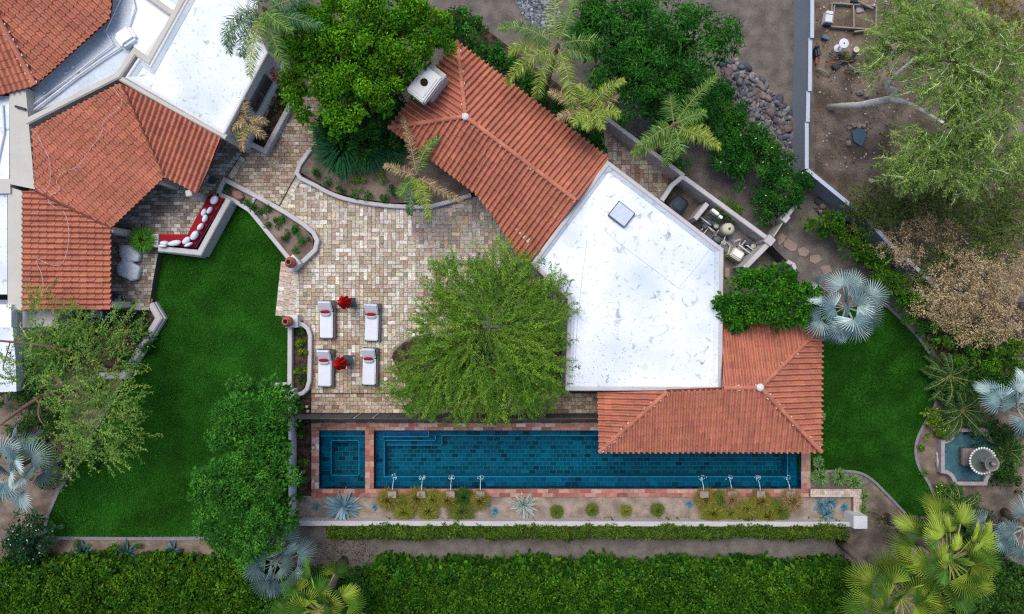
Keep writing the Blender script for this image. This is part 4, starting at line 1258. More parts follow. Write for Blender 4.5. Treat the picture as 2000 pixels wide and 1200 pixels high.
# ---- palms
def feather_frond(base, azim, e0, L_, droop, leaf, cols, parent, name='frond', dens=52, lw=.035, hang=.35, dead=False):
    k = 16; p = np.array(base, dtype=float); e = e0; an = azim
    tw = rnd.gauss(0, .035)
    pts = [p.copy()]
    for i in range(k):
        f = i / k
        e -= droop * (1.2 * f + .3) * 2 / k; an += tw
        p = p + (L_ / k) * np.array([math.cos(an) * math.cos(e), math.sin(an) * math.cos(e), math.sin(e)])
        p[2] = max(.15, p[2])
        pts.append(p.copy())
    pts = np.array(pts)
    q = LQ()
    rc_ = (.30, .30, .10) if not dead else (.4, .3, .17)
    q.add(tubeq(pts, list(np.linspace(.03, .006, k + 1)), 4), np.array(rc_))
    tt = np.linspace(.12, .995, dens)
    P = np.stack([np.interp(tt * k, range(k + 1), pts[:, j]) for j in range(3)], 1)
    D = unit(np.stack([np.interp(np.minimum(tt * k + .5, k), range(k + 1), pts[:, j]) - np.interp(np.maximum(tt * k - .5, 0), range(k + 1), pts[:, j]) for j in range(3)], 1))
    up = np.array([0, 0, 1.0])
    side = unit(np.cross(D, up))
    for sgn in (-1, 1):
        for ply in range(2):
            n = dens
            fw = .35 + .9 * tt ** 2 + rng.normal(0, .28, n)
            vert = rng.normal(.12 if ply == 0 else -.05, .28, n) - hang * .6
            T = unit(side * sgn + D * fw[:, None] + up * vert[:, None])
            prof = np.minimum(1, tt * 5) * (1 - .62 * tt ** 2.2)
            LL = leaf * prof * rng.uniform(.75, 1.15, n)
            N = unit(up + side * sgn * .3 + rng.normal(size=(n, 3)) * .35)
            # two-piece leaflets that sag at the tip
            Tn = unit(T - N * np.sum(T * N, 1, keepdims=True)); Sd = np.cross(N, Tn)
            w2 = lw * rng.uniform(.7, 1.2, n)[:, None] / 2
            mid = P + Tn * LL[:, None] * .5
            tip = mid + (unit(Tn - up * hang * 1.4)) * LL[:, None] * .5
            q1 = np.stack([P - Sd * w2 * .6, mid - Sd * w2, mid + Sd * w2, P + Sd * w2 * .6], 1)
            q2 = np.stack([mid - Sd * w2, tip, tip, mid + Sd * w2], 1)
            q2[:, 2] = tip + Sd * .003
            mx = np.clip(rng.normal(.3, .3, n) + .3 * tt, 0, 1)[:, None]
            col = (np.array(cols[0]) * (1 - mx) + np.array(cols[1]) * mx) * np.clip(rng.normal(1, .32, n), .35, 2)[:, None]
            q.add(q1, col); q.add(q2, col * 1.08)
    return q.build(name, M['leafwaxy'], parent)

QP = ((.05, .15, .03), (.2, .33, .07)); QPY = ((.12, .22, .02), (.38, .45, .09)); QPD = ((.22, .15, .07), (.48, .38, .2)); QPB = ((.03, .10, .05), (.13, .25, .10))
def feather_palm(name, label, crown, base, h, fronds, cols, leaf=.55, group=None, cat='palm tree', tr=.13):
    """fronds: list of (azimuth deg, length m, start elevation, droop, palette or None)"""
    b0 = W(base[0], base[1], 0); c = W(crown[0], crown[1], h)
    t = thing(name, label, cat, b0, group)
    m_ = MB()
    P = [b0.lerp(c, f) for f in (0, .3, .6, 1)]
    m_.tube(P, [tr * 1.35, tr * 1.1, tr, tr * .9], 10); m_.build('trunk', M['palmbark'], t, True)
    s_ = MB(); s_.tube([c + Vector((0, 0, -.3)), c + Vector((0, 0, .05)), c + Vector((0, 0, .5))], [tr * 1.1, tr * 1.2, .02], 8); s_.build('crownshaft', M['palmbark'], t)
    for (a, L_, e, d, pc) in fronds:
        dead = pc is QPD
        feather_frond(c + Vector((0, 0, .1)), R(a), R(e), L_, d, leaf * (1.15 if dead else 1.15), pc or cols, t, 'dry_frond' if dead else 'frond', dens=46 if dead else 62, lw=.024, hang=.75 if dead else .6, dead=dead)
    return t

def fan_frond(base, azim, e0, plen, fr, cols, parent, n=34, span=250, tilt=None, droopt=.25, name='frond', pw=.03):
    an, el_ = azim, e0
    q = LQ()
    dvec = np.array([math.cos(an) * math.cos(el_), math.sin(an) * math.cos(el_), math.sin(el_)])
    base = np.array(base, dtype=float)
    mid = base + dvec * plen * .5 + np.array([0, 0, .04 * plen])
    hub = base + dvec * plen - np.array([0, 0, .1 * plen])
    hub[2] = max(hub[2], .4)
    pet = tubeq([base, mid, hub], [pw, pw * .8, pw * .6], 4)
    pc = np.array(cols[2] if len(cols) > 2 else cols[1])
    q.add(pet, pc)
    fe = el_ - .35 + rnd.gauss(0, .3) if tilt is None else tilt
    F = np.array([math.cos(an) * math.cos(fe), math.sin(an) * math.cos(fe), math.sin(fe)])
    Sd = np.array([-math.sin(an), math.cos(an), 0.0])
    roll = rnd.gauss(0, .5)
    N = np.cross(F, Sd); N = N if N[2] > 0 else -N
    Sd = Sd * math.cos(roll) + N * math.sin(roll); N = np.cross(F, Sd); N = N if N[2] > 0 else -N
    th = np.radians(np.linspace(-span / 2, span / 2, n)); dt = math.radians(span / (n - 1)) / 2
    R1 = fr * .42
    kk = rnd.gauss(1, .22)
    for i, a in enumerate(th):
        Lr = fr * (1 - .22 * (abs(a) / math.radians(span / 2)) ** 2) * rnd.uniform(.92, 1.06)
        def pt(ang, r, lift=0.0):
            cup = .16 * abs(math.sin(ang)) * r          # sides lift slightly
            return hub + (F * math.cos(ang) + Sd * math.sin(ang)) * r + N * (cup + lift)
        c0 = np.array(cols[0]) * kk * rnd.uniform(.7, 1.25); c1 = np.array(cols[1]) * kk * rnd.uniform(.7, 1.25)
        rt = .44
        # pleated blade: two quads about a raised rib, then a free tip
        rib = pt(a, R1 * .98, .03); hb = pt(a, .04, 0)
        l_, r_ = pt(a - dt, R1 * .95, -.012), pt(a + dt, R1 * .95, -.012)
        l0, r0 = pt(a - dt, .05), pt(a + dt, .05)
        tipd = pt(a + rnd.gauss(0, .02), Lr, 0) - np.array([0, 0, 1.0]) * droopt * (Lr - R1) * rnd.uniform(.5, 1.6)
        q.add([[l0, hb, rib, l_]], c0); q.add([[hb, r0, r_, rib]], c1)
        l2, r2 = pt(a - dt * .42, fr * .72, -.01), pt(a + dt * .42, fr * .72, -.01); rb2 = pt(a, fr * .72, .02)
        dz = np.array([0, 0, droopt * (fr * .72 - R1) * .5]); l2 = l2 - dz; r2 = r2 - dz; rb2 = rb2 - dz
        q.add([[l_, rib, rb2, l2]], c0); q.add([[rib, r_, r2, rb2]], c1)
        q.add([[l2, rb2, tipd, tipd + (l2 - rb2) * .05]], c0 * 1.08); q.add([[rb2, r2, tipd + (r2 - rb2) * .05, tipd]], c1 * 1.08)
    return q.build(name, M['leafwaxy'], parent)

SILV = ((.13, .21, .22), (.40, .52, .51), (.36, .42, .36)); SILD = ((.10, .17, .17), (.2, .29, .28), (.2, .27, .22))
FANG = ((.045, .12, .015), (.22, .31, .035), (.35, .38, .10))
def fan_palm(name, label, crown, base, h, fronds, cols, fr=1.0, group=None, tr=.18, cat='palm tree', span=220, n=25):
    b0 = W(base[0], base[1], 0); c = W(crown[0], crown[1], h)
    t = thing(name, label, cat, b0, group)
    m_ = MB(); P = [b0.lerp(c, f) for f in (0, .3, .7, 1)]
    m_.tube(P, [tr * 1.3, tr, tr, tr * 1.1], 10); m_.build('trunk', M['palmbark'], t, True)
    for (a, pl, e, k) in fronds:
        fan_frond(c + Vector((0, 0, .05)), R(a), R(e), pl, fr * k, cols, t, n=n, span=span + rnd.uniform(-25, 15))
    return t
def ring_fronds(n, pl, e0, e1, k0=.85, k1=1.1, skip=None, a0=0):
    out = []
    for i in range(n):
        a = a0 + i * 137.5 + rnd.gauss(0, 6)
        f = i / max(1, n - 1)
        if skip and skip(a % 360): continue
        out.append((a % 360, pl * rnd.uniform(.8, 1.15) * (1 - .45 * (1 - f)), e0 + (e1 - e0) * f + rnd.gauss(0, 5), rnd.uniform(k0, k1)))
    return out

# ---- small plants
def tuft(name, label, px, py, rpx, z, cols, n=260, up=.9, lw=.02, cat='ornamental grass', group=None, zb=0.06, curl=1.0):
    c = W(px, py, z); rm = m_of(rpx, z)
    a = rng.uniform(0, 2 * np.pi, n); rr = rm * np.sqrt(rng.uniform(.02, 1, n))
    b0 = np.array([c.x, c.y, zb]) + np.stack([np.cos(a), np.sin(a), a * 0], 1) * (rr * .18)[:, None]
    D = np.stack([np.cos(a), np.sin(a), a * 0], 1); Sd = np.stack([-np.sin(a), np.cos(a), a * 0], 1)
    hz = (z - zb) * (1 - .45 * (rr / rm) ** 2 * curl) * rng.uniform(.7, 1.1, n)
    m1 = b0 + D * (rr * .45)[:, None] + np.array([0, 0, 1]) * (hz * .85)[:, None]
    tp = b0 + D * (rr * .95)[:, None] + np.array([0, 0, 1]) * (hz * rng.uniform(.6, 1, n))[:, None]
    wv = lw * rng.uniform(.7, 1.3, n)[:, None]
    q = LQ(); mx = rng.uniform(0, 1, n)[:, None]
    col = (np.array(cols[0]) * (1 - mx) + np.array(cols[1]) * mx) * rng.uniform(.75, 1.25, (n, 1))
    q.add(np.stack([b0 - Sd * wv, m1 - Sd * wv, m1 + Sd * wv, b0 + Sd * wv], 1), col)
    q.add(np.stack([m1 - Sd * wv, tp, tp + Sd * .002, m1 + Sd * wv], 1), col * 1.05)
    o = q.build(name, M['leaf']); return tag(o, label, cat, group)

def rosette(name, label, px, py, rpx, z, cols, n=36, wid=.16, cat='agave', group=None, zb=0.06, margin=None):
    """succulent: thick pointed leaves in a spiral, gutter shaped"""
    c = W(px, py, z * .5); rm = m_of(rpx, z * .5)
    q = LQ()
    for i in range(n):
        f = (i + .5) / n; a = i * 2.39996 + rnd.gauss(0, .1)
        el_ = R(78 - 68 * f ** .8 + rnd.gauss(0, 4)); L_ = rm * (.55 + .5 * f) * rnd.uniform(.85, 1.1) / max(.55, math.cos(el_) ** .3)
        D = np.array([math.cos(a), math.sin(a), 0]); Sd = np.array([-math.sin(a), math.cos(a), 0]); up = np.array([0, 0, 1.0])
        p = np.array([c.x, c.y, zb]) ; K = 5; P = [p.copy()]
        e = el_
        for k in range(K):
            e -= .12
            p = p + (D * math.cos(e) + up * math.sin(e)) * L_ / K; p[2] = max(p[2], zb + .02); P.append(p.copy())
        wprof = np.array([.55, .85, 1, .85, .5, .03]) * wid * L_
        cc = np.array(cols[0]) * (1 - f * .3) + np.array(cols[1]) * (f * .3) if rnd.random() < .6 else np.array(cols[1])
        cc = cc * rnd.uniform(.8, 1.2)
        for k in range(K):
            wa, wb = wprof[k] / 2, wprof[k + 1] / 2
            up1 = up * .35
            q.add([[P[k] - Sd * wa + up1 * wa, P[k], P[k + 1], P[k + 1] - Sd * wb + up1 * wb]], cc)
            q.add([[P[k], P[k] + Sd * wa + up1 * wa, P[k + 1] + Sd * wb + up1 * wb, P[k + 1]]], cc * .93)
            if margin is not None:
                for sg in (-1, 1):
                    q.add([[P[k] + Sd * sg * wa + up1 * wa, P[k] + Sd * sg * (wa + .018) + up1 * wa, P[k + 1] + Sd * sg * (wb + .012) + up1 * wb, P[k + 1] + Sd * sg * wb + up1 * wb]], np.array(margin))
    o = q.build(name, M['leafwaxy']); return tag(o, label, cat, group)

def shrublet(name, label, px, py, rpx, z, pal, L0=.09, W0=.045, cat='plant', group=None, zb=.0, n=60, flowers=None):
    c = W(px, py, z); rm = m_of(rpx, z)
    k = max(2, int(2.2 * (rm / .16) ** 1.2)); k = min(k, 26)
    C = np.array([(c.x + rnd.gauss(0, rm * .45), c.y + rnd.gauss(0, rm * .45), zb + max(.05, (z - zb) * rnd.uniform(.35, .95))) for _ in range(k)])
    q = LQ(); a, cl = clump_leaves(C, rng.uniform(.1, .2, k), n, L0, W0, pal[0], pal[1], .35); q.add(a, cl)
    if flowers:
        fc, num, sz = flowers
        P = C[rng.integers(0, k, num)] + unit(rng.normal(size=(num, 3)) + [0, 0, 1.2]) * .19
        T = unit(rng.normal(size=(num, 3))); N = unit(rng.normal(size=(num, 3)) * .3 + [0, 0, 1])
        q.add(leafquads(P, N, T, np.full(num, sz), np.full(num, sz)), np.array(fc))
    o = q.build(name, M['leaf']); return tag(o, label, cat, group)

def hedge(name, label, x0, y0, x1, y1, z, pal, rc=.3, n=55, L0=.13, W0=.08, dens=1.5, skip=None, group=None, wob=.2):
    """clipped hedge: px rectangle at its top"""
    P = rect(x0, y0, x1, y1, z); (ax, ay), (bx, by) = P[0], P[2]
    area = (bx - ax) * (by - ay); k = int(dens * area / (rc * rc))
    C = []
    ax += rc; bx -= rc; ay += rc; by -= rc * 1.3
    for _ in range(k):
        x, y = rnd.uniform(ax, bx), rnd.uniform(ay, by)
        ed = .25 * math.sin(x * 1.7) * .4 + .12 * math.sin(x * 4.1)
        if y > by - rc: y += ed * .5
        zz = z - rc * .7 + rnd.gauss(0, wob) + .15 * math.sin(x * .9) * math.cos(y * 1.1)
        C.append((x, y, zz))
    per = 2 * (bx - ax)
    for _ in range(int(per * z / (rc * rc) * .8)):
        x = rnd.uniform(ax, bx); top = rnd.random() < .7
        C.append((x, (by if top else ay) + .25 * math.sin(x * 1.7) * .4 + rnd.gauss(0, .06), rnd.uniform(.1, z - rc)))
    C = np.array(C)
    cx, cy = (ax + bx) / 2, (ay + by) / 2
    t = thing(name, label, 'hedge', (cx, cy, 0), group)
    q = LQ(); a, c = clump_leaves(C, rng.uniform(.75, 1.3, len(C)) * rc, n, L0, W0, pal[0], pal[1], .4, .5); q.add(a, c)
    Ci = C.copy(); Ci[:, 2] = np.maximum(.1, Ci[:, 2] - rc)
    a, c = clump_leaves(Ci, rng.uniform(.75, 1.2, len(C)) * rc, 8, L0 * 2.2, W0 * 2.4, pal[0], pal[1], .2, 1.2, .3); q.add(a, c)
    q.build('foliage', M['leaf'], t)
    b = MB()
    for i in range(int((bx - ax) / .9) + 1):
        x = ax + .4 + i * .9
        if x < bx: b.tube([(x, cy, 0), (x + rnd.gauss(0, .05), cy, z * .6)], .025, 5)
    b.build('stems', M['bark'], t)
    return t
# ------------------------------------------------------------------ trees
leafy('ficus_tree', 'big bright green ficus beside the white roof of the main house', 'tree',
      [(640, 55, 92, 6.2), (735, 40, 90, 6.6), (803, 46, 62, 5.8), (605, 135, 68, 5.2), (690, 150, 85, 6.0), (742, 128, 66, 5.6), (590, 60, 60, 5.0), (838, 42, 36, 4.6)], GREEN1, .38, 2.2, 105, .14, .08)
leafy('bougainvillea', 'dark green bougainvillea with crimson flowers below the bright ficus', 'shrub',
      [(720, 220, 66, 2.8), (765, 195, 34, 2.3), (660, 235, 45, 2.4), (700, 262, 45, 2.2)], GREEN2, .36, 1.5, 70, .15, .085, flowers=((.30, .015, .03), 260, .05))
leafy('evergreen_tree', 'large dark green tree at the top between the palms and the drive', 'tree',
      [(1225, 45, 95, 5.6), (1320, 60, 88, 6.0), (1395, 60, 55, 5.2), (1275, 130, 75, 5.0), (1345, 150, 62, 4.6), (1180, 25, 55, 4.8), (1230, 130, 55, 4.2), (1300, 195, 50, 3.6), (1350, 205, 40, 3.2), (1165, 60, 40, 4.0)], GREEN2, .40, 2.3, 90, .18, .05, mix=.45)
leafy('round_tree', 'compact round green tree leaning over the edge of the south tiled roof', 'tree',
      [(1460, 580, 47, 4.3), (1510, 575, 52, 4.8), (1560, 590, 48, 4.6), (1592, 585, 24, 4.0), (1440, 610, 30, 3.9)], ((.018, .10, .008), (.06, .2, .012)), .30, 2.3, 80, .15, .08)
leafy('lawn_tree', 'dense dark green tree growing on the lawn left of the spa', 'tree',
      [(492, 808, 60, 5.0), (445, 835, 48, 4.8), (462, 890, 68, 5.6), (515, 880, 46, 4.8), (430, 960, 58, 5.2), (492, 975, 66, 5.6), (530, 1020, 36, 4.6), (425, 1035, 48, 4.6), (490, 1060, 48, 4.4)], GREEN3, .34, 2.4, 95, .14, .065)
# shrubs along the guest house roof
leafy('hedge_shrub', 'dark glossy shrub at the top left corner of the guest house roof', 'shrub', [(915, 60, 38, 2.4), (945, 95, 34, 2.2), (885, 40, 30, 2.2)], GREEN2, .3, 1.7, 70, .13, .08, group='shrubs behind the guest house')
leafy('hedge_shrub', 'middle dark shrub below the first feather palm behind the guest house', 'shrub', [(985, 130, 36, 2.2), (1025, 160, 34, 2.2)], GREEN2, .3, 1.7, 70, .13, .08, group='shrubs behind the guest house')
leafy('hedge_shrub', 'dark shrub under the yellow palm behind the guest house', 'shrub', [(1070, 195, 32, 2.0), (1110, 225, 30, 2.0), (1155, 262, 28, 1.9)], GREEN2, .3, 1.7, 70, .13, .08, group='shrubs behind the guest house')
leafy('oleander', 'long dark oleander thicket dotted with white flowers beside the rock bed', 'shrub',
      [(1385, 175, 42, 2.4), (1415, 215, 50, 2.6), (1460, 270, 50, 2.6), (1500, 315, 52, 2.7), (1540, 360, 45, 2.5), (1515, 395, 30, 2.1), (1440, 300, 35, 2.2)], GREEN2, .32, 2.6, 80, .16, .05, flowers=((.8, .82, .8), 48, .05), mix=.25)
leafy('small_shrub', 'small dark shrub at the foot of the palm by the side wall', 'shrub', [(1335, 325, 17, 1.3)], GREEN3, .24, 2, 50, .11, .06)
leafy('small_shrub', 'rounded light green shrub behind the pool equipment wall', 'shrub', [(1420, 408, 20, 1.4), (1438, 414, 18, 1.3)], ((.05, .12, .02), (.11, .2, .03)), .22, 2.2, 60, .1, .04)
leafy('small_shrub', 'small olive shrub at the gate beneath the oleander', 'shrub', [(1522, 418, 16, 1.2)], OLIVE, .22, 2, 50, .1, .04)
leafy('small_shrub', 'tiny shrub beside the curve of the side wall near the yellow palm', 'shrub', [(1215, 240, 12, 1.2)], GREEN3, .2, 2, 50, .1, .05)
leafy('flowering_bush', 'round dark bush speckled white at the lower left corner of the lawn', 'shrub', [(40, 1055, 40, 2.0), (20, 1075, 30, 1.8), (55, 1080, 28, 1.6)], ((.012, .05, .018), (.03, .09, .03)), .3, 1.8, 70, .13, .06, flowers=((.7, .72, .68), 55, .045))
# green screen along the diagonal boundary
RS = [([(1608, 432, 26, 1.6), (1640, 445, 28, 1.8)], 'dark green shrub at the start of the diagonal screen'),
      ([(1680, 468, 30, 1.9), (1700, 495, 26, 1.8)], 'second dark green shrub along the diagonal boundary wall'),
      ([(1735, 520, 34, 2.0), (1765, 560, 34, 2.0)], 'third green shrub, between the silver palm and the dry tan bush'),
      ([(1800, 590, 30, 2.0), (1825, 625, 30, 1.9)], 'fourth green shrub, left of the big dry tan bush'),
      ([(1868, 655, 30, 1.9), (1900, 680, 30, 1.8)], 'fifth green shrub, below the big dry tan bush'),
      ([(1945, 695, 36, 1.9), (1985, 690, 34, 2.0), (1985, 735, 34, 1.8)], 'bright green shrub at the right edge above the silver palm')]
for lob, lab in RS:
    leafy('screen_shrub', lab, 'shrub', lob, ((.02, .09, .008), (.09, .2, .012)), .3, 1.7, 75, .12, .06, group='shrubs screening the diagonal wall')
for lob, lab, pal in (([(1905, 545, 62, 3.2), (1850, 590, 46, 2.8), (1950, 560, 50, 3.0), (1990, 530, 50, 3.0)], 'large dry tan shrub with straw coloured twigs at the right', TAN),
                 ([(1930, 640, 44, 2.4), (1975, 625, 44, 2.6), (1880, 625, 34, 2.2)], 'lower straw coloured shrub between green bushes', TAN),
                 ([(1760, 480, 32, 2.6), (1790, 500, 22, 2.4)], 'small dry tan shrub standing at the end of the blue grey wall', TAN),
                 ([(1812, 438, 38, 2.6), (1860, 450, 30, 2.4)], 'brown dry shrub among olive bushes', ((.2, .14, .07), (.33, .25, .14)))):
    c = W(lob[0][0], lob[0][1], 0)
    airy('dry_shrub', lab, 'shrub', lob, [(lob[0][0] - 8, lob[0][1], 0, .05), (lob[0][0], lob[0][1], 1.2, .03)], [[(lob[0][0], lob[0][1], 1.0, .03), (l[0], l[1], l[3] * .8, .012)] for l in lob], pal, per=34, Ls=.5, lf=.10, lw=.035, droop=.2, group='dry shrubs at the right', mix=.5, swirl=1.5, twigs=True, clump=(.26, 3.2, 40, .10, .04))
for lob, lab in (([(1715, 392, 40, 2.4), (1700, 420, 32, 2.2), (1750, 410, 34, 2.4)], 'dark olive bush at the elbow of the diagonal wall'),
                 ([(1800, 380, 42, 2.4), (1850, 400, 42, 2.4), (1770, 400, 30, 2.0)], 'shaded olive bush under the tall pale barked tree'),
                 ([(1905, 385, 42, 2.2), (1950, 420, 42, 2.4), (1985, 380, 36, 2.4)], 'olive bush at the right edge below the pale barked tree'),
                 ([(1860, 350, 36, 2.0), (1990, 340, 36, 2.2)], 'olive bush half hidden behind the lower crown of the pale barked tree'),
                 ([(1850, 510, 34, 2.2), (1800, 545, 26, 2.0)], 'olive bush between the small and the large dry tan shrubs'),
                 ([(1920, 480, 44, 2.6), (1975, 475, 48, 2.8), (1990, 425, 36, 2.6)], 'grey green bush above the large tan shrub')):
    airy('olive_bush', lab, 'shrub', lob, [(lob[0][0] - 6, lob[0][1], 0, .06), (lob[0][0], lob[0][1], 1.2, .03)], [[(lob[0][0], lob[0][1], 1.0, .03), (l[0], l[1], l[3] * .8, .012)] for l in lob], ((.045, .095, .02), (.16, .19, .05)), per=60, Ls=.6, lf=.12, lw=.03, droop=.3, group='olive bushes in the dirt yard', swirl=1.4, clump=(.28, 3.2, 40, .12, .04))

# tall pale barked tree, top right
airy('pale_barked_tree', 'tall pale barked tree with grey green feathery foliage at the top right', 'tree',
     [(1790, 90, 60, 7.4), (1870, 60, 75, 8.4), (1950, 110, 72, 8.6), (1760, 130, 42, 6.8), (1850, 150, 62, 8.2), (1940, 200, 66, 8.4), (1870, 240, 60, 7.6), (1820, 300, 52, 7.0), (1900, 310, 56, 7.0), (1790, 25, 46, 7.0), (1980, 290, 40, 7.2), (1770, 320, 28, 6.4)],
     [(1618, 210, 0, .17), (1680, 205, 1.9, .15), (1742, 192, 3.6, .14)],
     [[(1742, 192, 3.6, .17), (1748, 178, 4.1, .14), (1732, 165, 5.4, .11), (1790, 112, 7.6, .06)], [(1740, 195, 3.6, .15), (1770, 200, 5.0, .10), (1800, 215, 6.4, .08), (1842, 240, 7.6, .05)],
      [(1742, 192, 3.6, .13), (1720, 194, 3.9, .07)], [(1733, 166, 4.9, .08), (1760, 135, 5.6, .06), (1785, 108, 6.6, .03)], [(1800, 215, 5.2, .06), (1880, 200, 6.6, .04)], [(1842, 240, 6.4, .05), (1900, 300, 6.6, .02)], [(1790, 115, 6.8, .06), (1880, 60, 7.6, .02)]],
     ((.065, .155, .028), (.29, .41, .09)), 'palebark', per=110, Ls=.75, lf=.16, lw=.034, droop=.5, group=None, mix=.5, swirl=1.1, clump=(.34, 1.8, 34, .12, .035), gaps=((1742, 162, 30), (1762, 138, 28), (1780, 116, 24), (1790, 205, 24), (1815, 222, 22), (1838, 236, 20), (1712, 190, 34), (1738, 182, 28), (1768, 196, 24)))
airy('yellowing_tree', 'yellowish brown tree in the top right corner', 'tree', [(1970, 30, 60, 5.0), (1995, 90, 45, 4.6)], [(1940, 60, 0, .15), (1965, 50, 3.2, .1)], [[(1965, 50, 3.0, .08), (1990, 20, 4.4, .03)]], ((.10, .10, .02), (.24, .18, .04)), per=45, Ls=.7, swirl=1.2, clump=(.34, 1.2, 34, .13, .04))
# feathery patio tree
airy('feathery_tree', 'wide feathery light green tree shading the patio beside the white roof', 'tree',
     [(960, 600, 80, 5.2), (900, 570, 55, 4.6), (980, 545, 50, 4.6), (880, 640, 55, 4.8), (1020, 645, 66, 5.4), (960, 690, 85, 5.6), (860, 720, 62, 4.8), (1030, 725, 58, 5.2), (895, 755, 58, 4.6), (975, 755, 58, 4.6), (800, 745, 38, 4.0), (1060, 590, 42, 4.6), (1045, 760, 36, 4.0), (835, 772, 36, 3.9)],
     [(905, 640, .3, .17), (930, 625, 1.6, .15), (965, 588, 2.8, .12)],
     [[(935, 622, 1.8, .12), (920, 625, 2.6, .08), (880, 600, 3.6, .04)], [(965, 588, 2.6, .1), (1000, 575, 3.6, .06), (1040, 560, 4.2, .03)], [(930, 625, 1.6, .12), (960, 680, 3.2, .09), (1000, 740, 4.2, .04)],
      [(930, 625, 1.6, .1), (890, 690, 3.2, .07), (850, 745, 4.0, .03)], [(960, 680, 3.2, .06), (1040, 680, 4.2, .04), (1090, 650, 4.6, .02)], [(965, 588, 2.8, .06), (960, 530, 4.0, .03)], [(1000, 740, 4.2, .04), (1010, 800, 4.0, .02)]],
     ((.04, .14, .012), (.22, .36, .04)), 'bark', per=78, Ls=1.1, lf=.15, lw=.03, droop=.75, centre=(W(955, 640, 4).x, W(955, 640, 4).y), swirl=.55, mix=.42, clump=(.34, 1.0, 26, .13, .035))
for (x, y, r, lab) in ((1118, 545, 3, ''),):
    pass
# sparse tree, left
airy('sparse_tree', 'sparse blue green tree with bare brown limbs over the lower left bed', 'tree',
     [(190, 690, 44, 4.6), (120, 650, 46, 4.8), (60, 680, 44, 4.8), (200, 800, 52, 4.8), (150, 800, 55, 4.6), (90, 760, 44, 5.0), (225, 860, 30, 4.2), (180, 870, 40, 4.0), (110, 860, 42, 4.0), (222, 645, 28, 4.0), (20, 730, 40, 4.8), (60, 600, 26, 4.6), (150, 720, 36, 4.8), (90, 910, 26, 3.4)],
     [(140, 765, 0, .17), (120, 765, 1.5, .15), (80, 775, 2.8, .13)],
     [[(80, 775, 2.8, .12), (40, 800, 3.6, .09), (0, 830, 4.3, .06)], [(118, 765, 1.6, .11), (150, 700, 3.4, .08), (110, 680, 4.2, .06), (20, 668, 5.0, .05), (-20, 665, 5.2, .04)], [(130, 765, .9, .12), (190, 790, 3.0, .07), (215, 820, 3.8, .04)],
      [(80, 775, 2.8, .07), (75, 810, 3.4, .04), (85, 830, 3.6, .02)], [(150, 700, 3.4, .05), (200, 660, 4.0, .03)], [(20, 668, 5.0, .03), (5, 720, 5.0, .015)]],
     ((.06, .17, .03), (.25, .37, .07)), 'redbark', per=42, Ls=.9, lf=.12, lw=.045, droop=.35, swirl=1.0, mix=.45, clump=(.26, .45, 22, .10, .05))
leafy('bed_shrub', 'mixed green shrub in the dark bed below the lower left tiles', 'shrub', [(120, 660, 34, 1.2), (165, 645, 24, 1.0), (80, 690, 36, 1.4)], GREEN3, .24, 1.6, 55, .14, .05)
leafy('bed_shrub', 'low white flowering shrub inside the angled grey planter wall', 'shrub', [(262, 640, 24, .8), (272, 670, 18, .8), (245, 700, 22, .8)], GREEN2, .2, 1.6, 50, .12, .05, flowers=((.75, .8, .8), 46, .04))
leafy('bed_shrub', 'dark green undergrowth beneath the sparse tree beside the lawn edging', 'shrub', [(110, 830, 40, 1.0), (150, 880, 34, .9), (100, 890, 30, .9), (60, 820, 36, 1.0), (180, 770, 26, .7)], ((.02, .07, .02), (.06, .13, .03)), .26, 1.2, 45, .14, .05)

# ------------------------------------------------------------------ palms
def fr(lst, pc=None): return [(a, L_, e, d, p) for (a, L_, e, d, p) in lst]
feather_palm('feather_palm', 'tall feather palm leaning over the white roof at the top left', (520, 22), (570, 90), 6.4,
             [(205, 2.6, 25, .7, QPB), (180, 2.6, 30, .7, QPB), (232, 2.4, 20, .8, QPB), (262, 3.1, 30, .75, QPY), (285, 2.6, 15, .7, QP), (330, 2.6, 25, .7, QPB), (5, 2.8, 30, .7, QPB), (40, 2.8, 30, .6, QP), (90, 2.6, 35, .6, QPB), (130, 2.8, 30, .6, QPB), (300, 2.2, 50, .6, QP)], QP, group='feather palms')
feather_palm('feather_palm', 'spreading feather palm beside the top of the guest house roof', (1088, 92), (1060, 190), 5.0,
             [(150, 3.0, 28, .8, QP), (100, 3.0, 40, .55, QPY), (60, 2.4, 40, .6, QP), (20, 2.6, 15, .7, QP), (335, 2.3, 5, .8, QP), (292, 3.1, 20, .75, QPY), (200, 3.1, 10, .8, QPY), (228, 2.7, -5, .7, QPY), (170, 2.8, 5, .9, QPY)], QP, group='feather palms')
feather_palm('feather_palm', 'yellow green feather palm above the side wall of the guest house', (1152, 216), (1140, 235), 4.4,
             [(60, 2.1, 40, .7, QPY), (165, 2.2, 20, .7, QPD), (20, 1.6, 20, .7, QPD), (205, 1.6, 30, .8, QPD), (270, 1.1, 50, .8, QPY), (320, 1.2, 50, .8, QPY), (110, 1.3, 55, .8, QPY), (230, 1.2, 45, .9, QPY), (350, 1.5, 35, .9, QPY), (140, 1.5, 30, .9, QPD)], QPY, group='feather palms', leaf=.5)
feather_palm('feather_palm', 'lower feather palm standing against the side yard wall', (1316, 246), (1290, 300), 4.0,
             [(200, 2.3, 30, .8, QP), (225, 2.5, 10, .8, QPY), (255, 2.0, 10, .8, QP), (325, 2.6, 30, .85, QPY), (345, 2.2, 15, .9, QPY), (60, 2.9, 30, .5, QP), (110, 1.9, 30, .6, QP), (285, 1.6, 20, .9, QP), (30, 1.6, 40, .8, QP)], QP, group='feather palms')
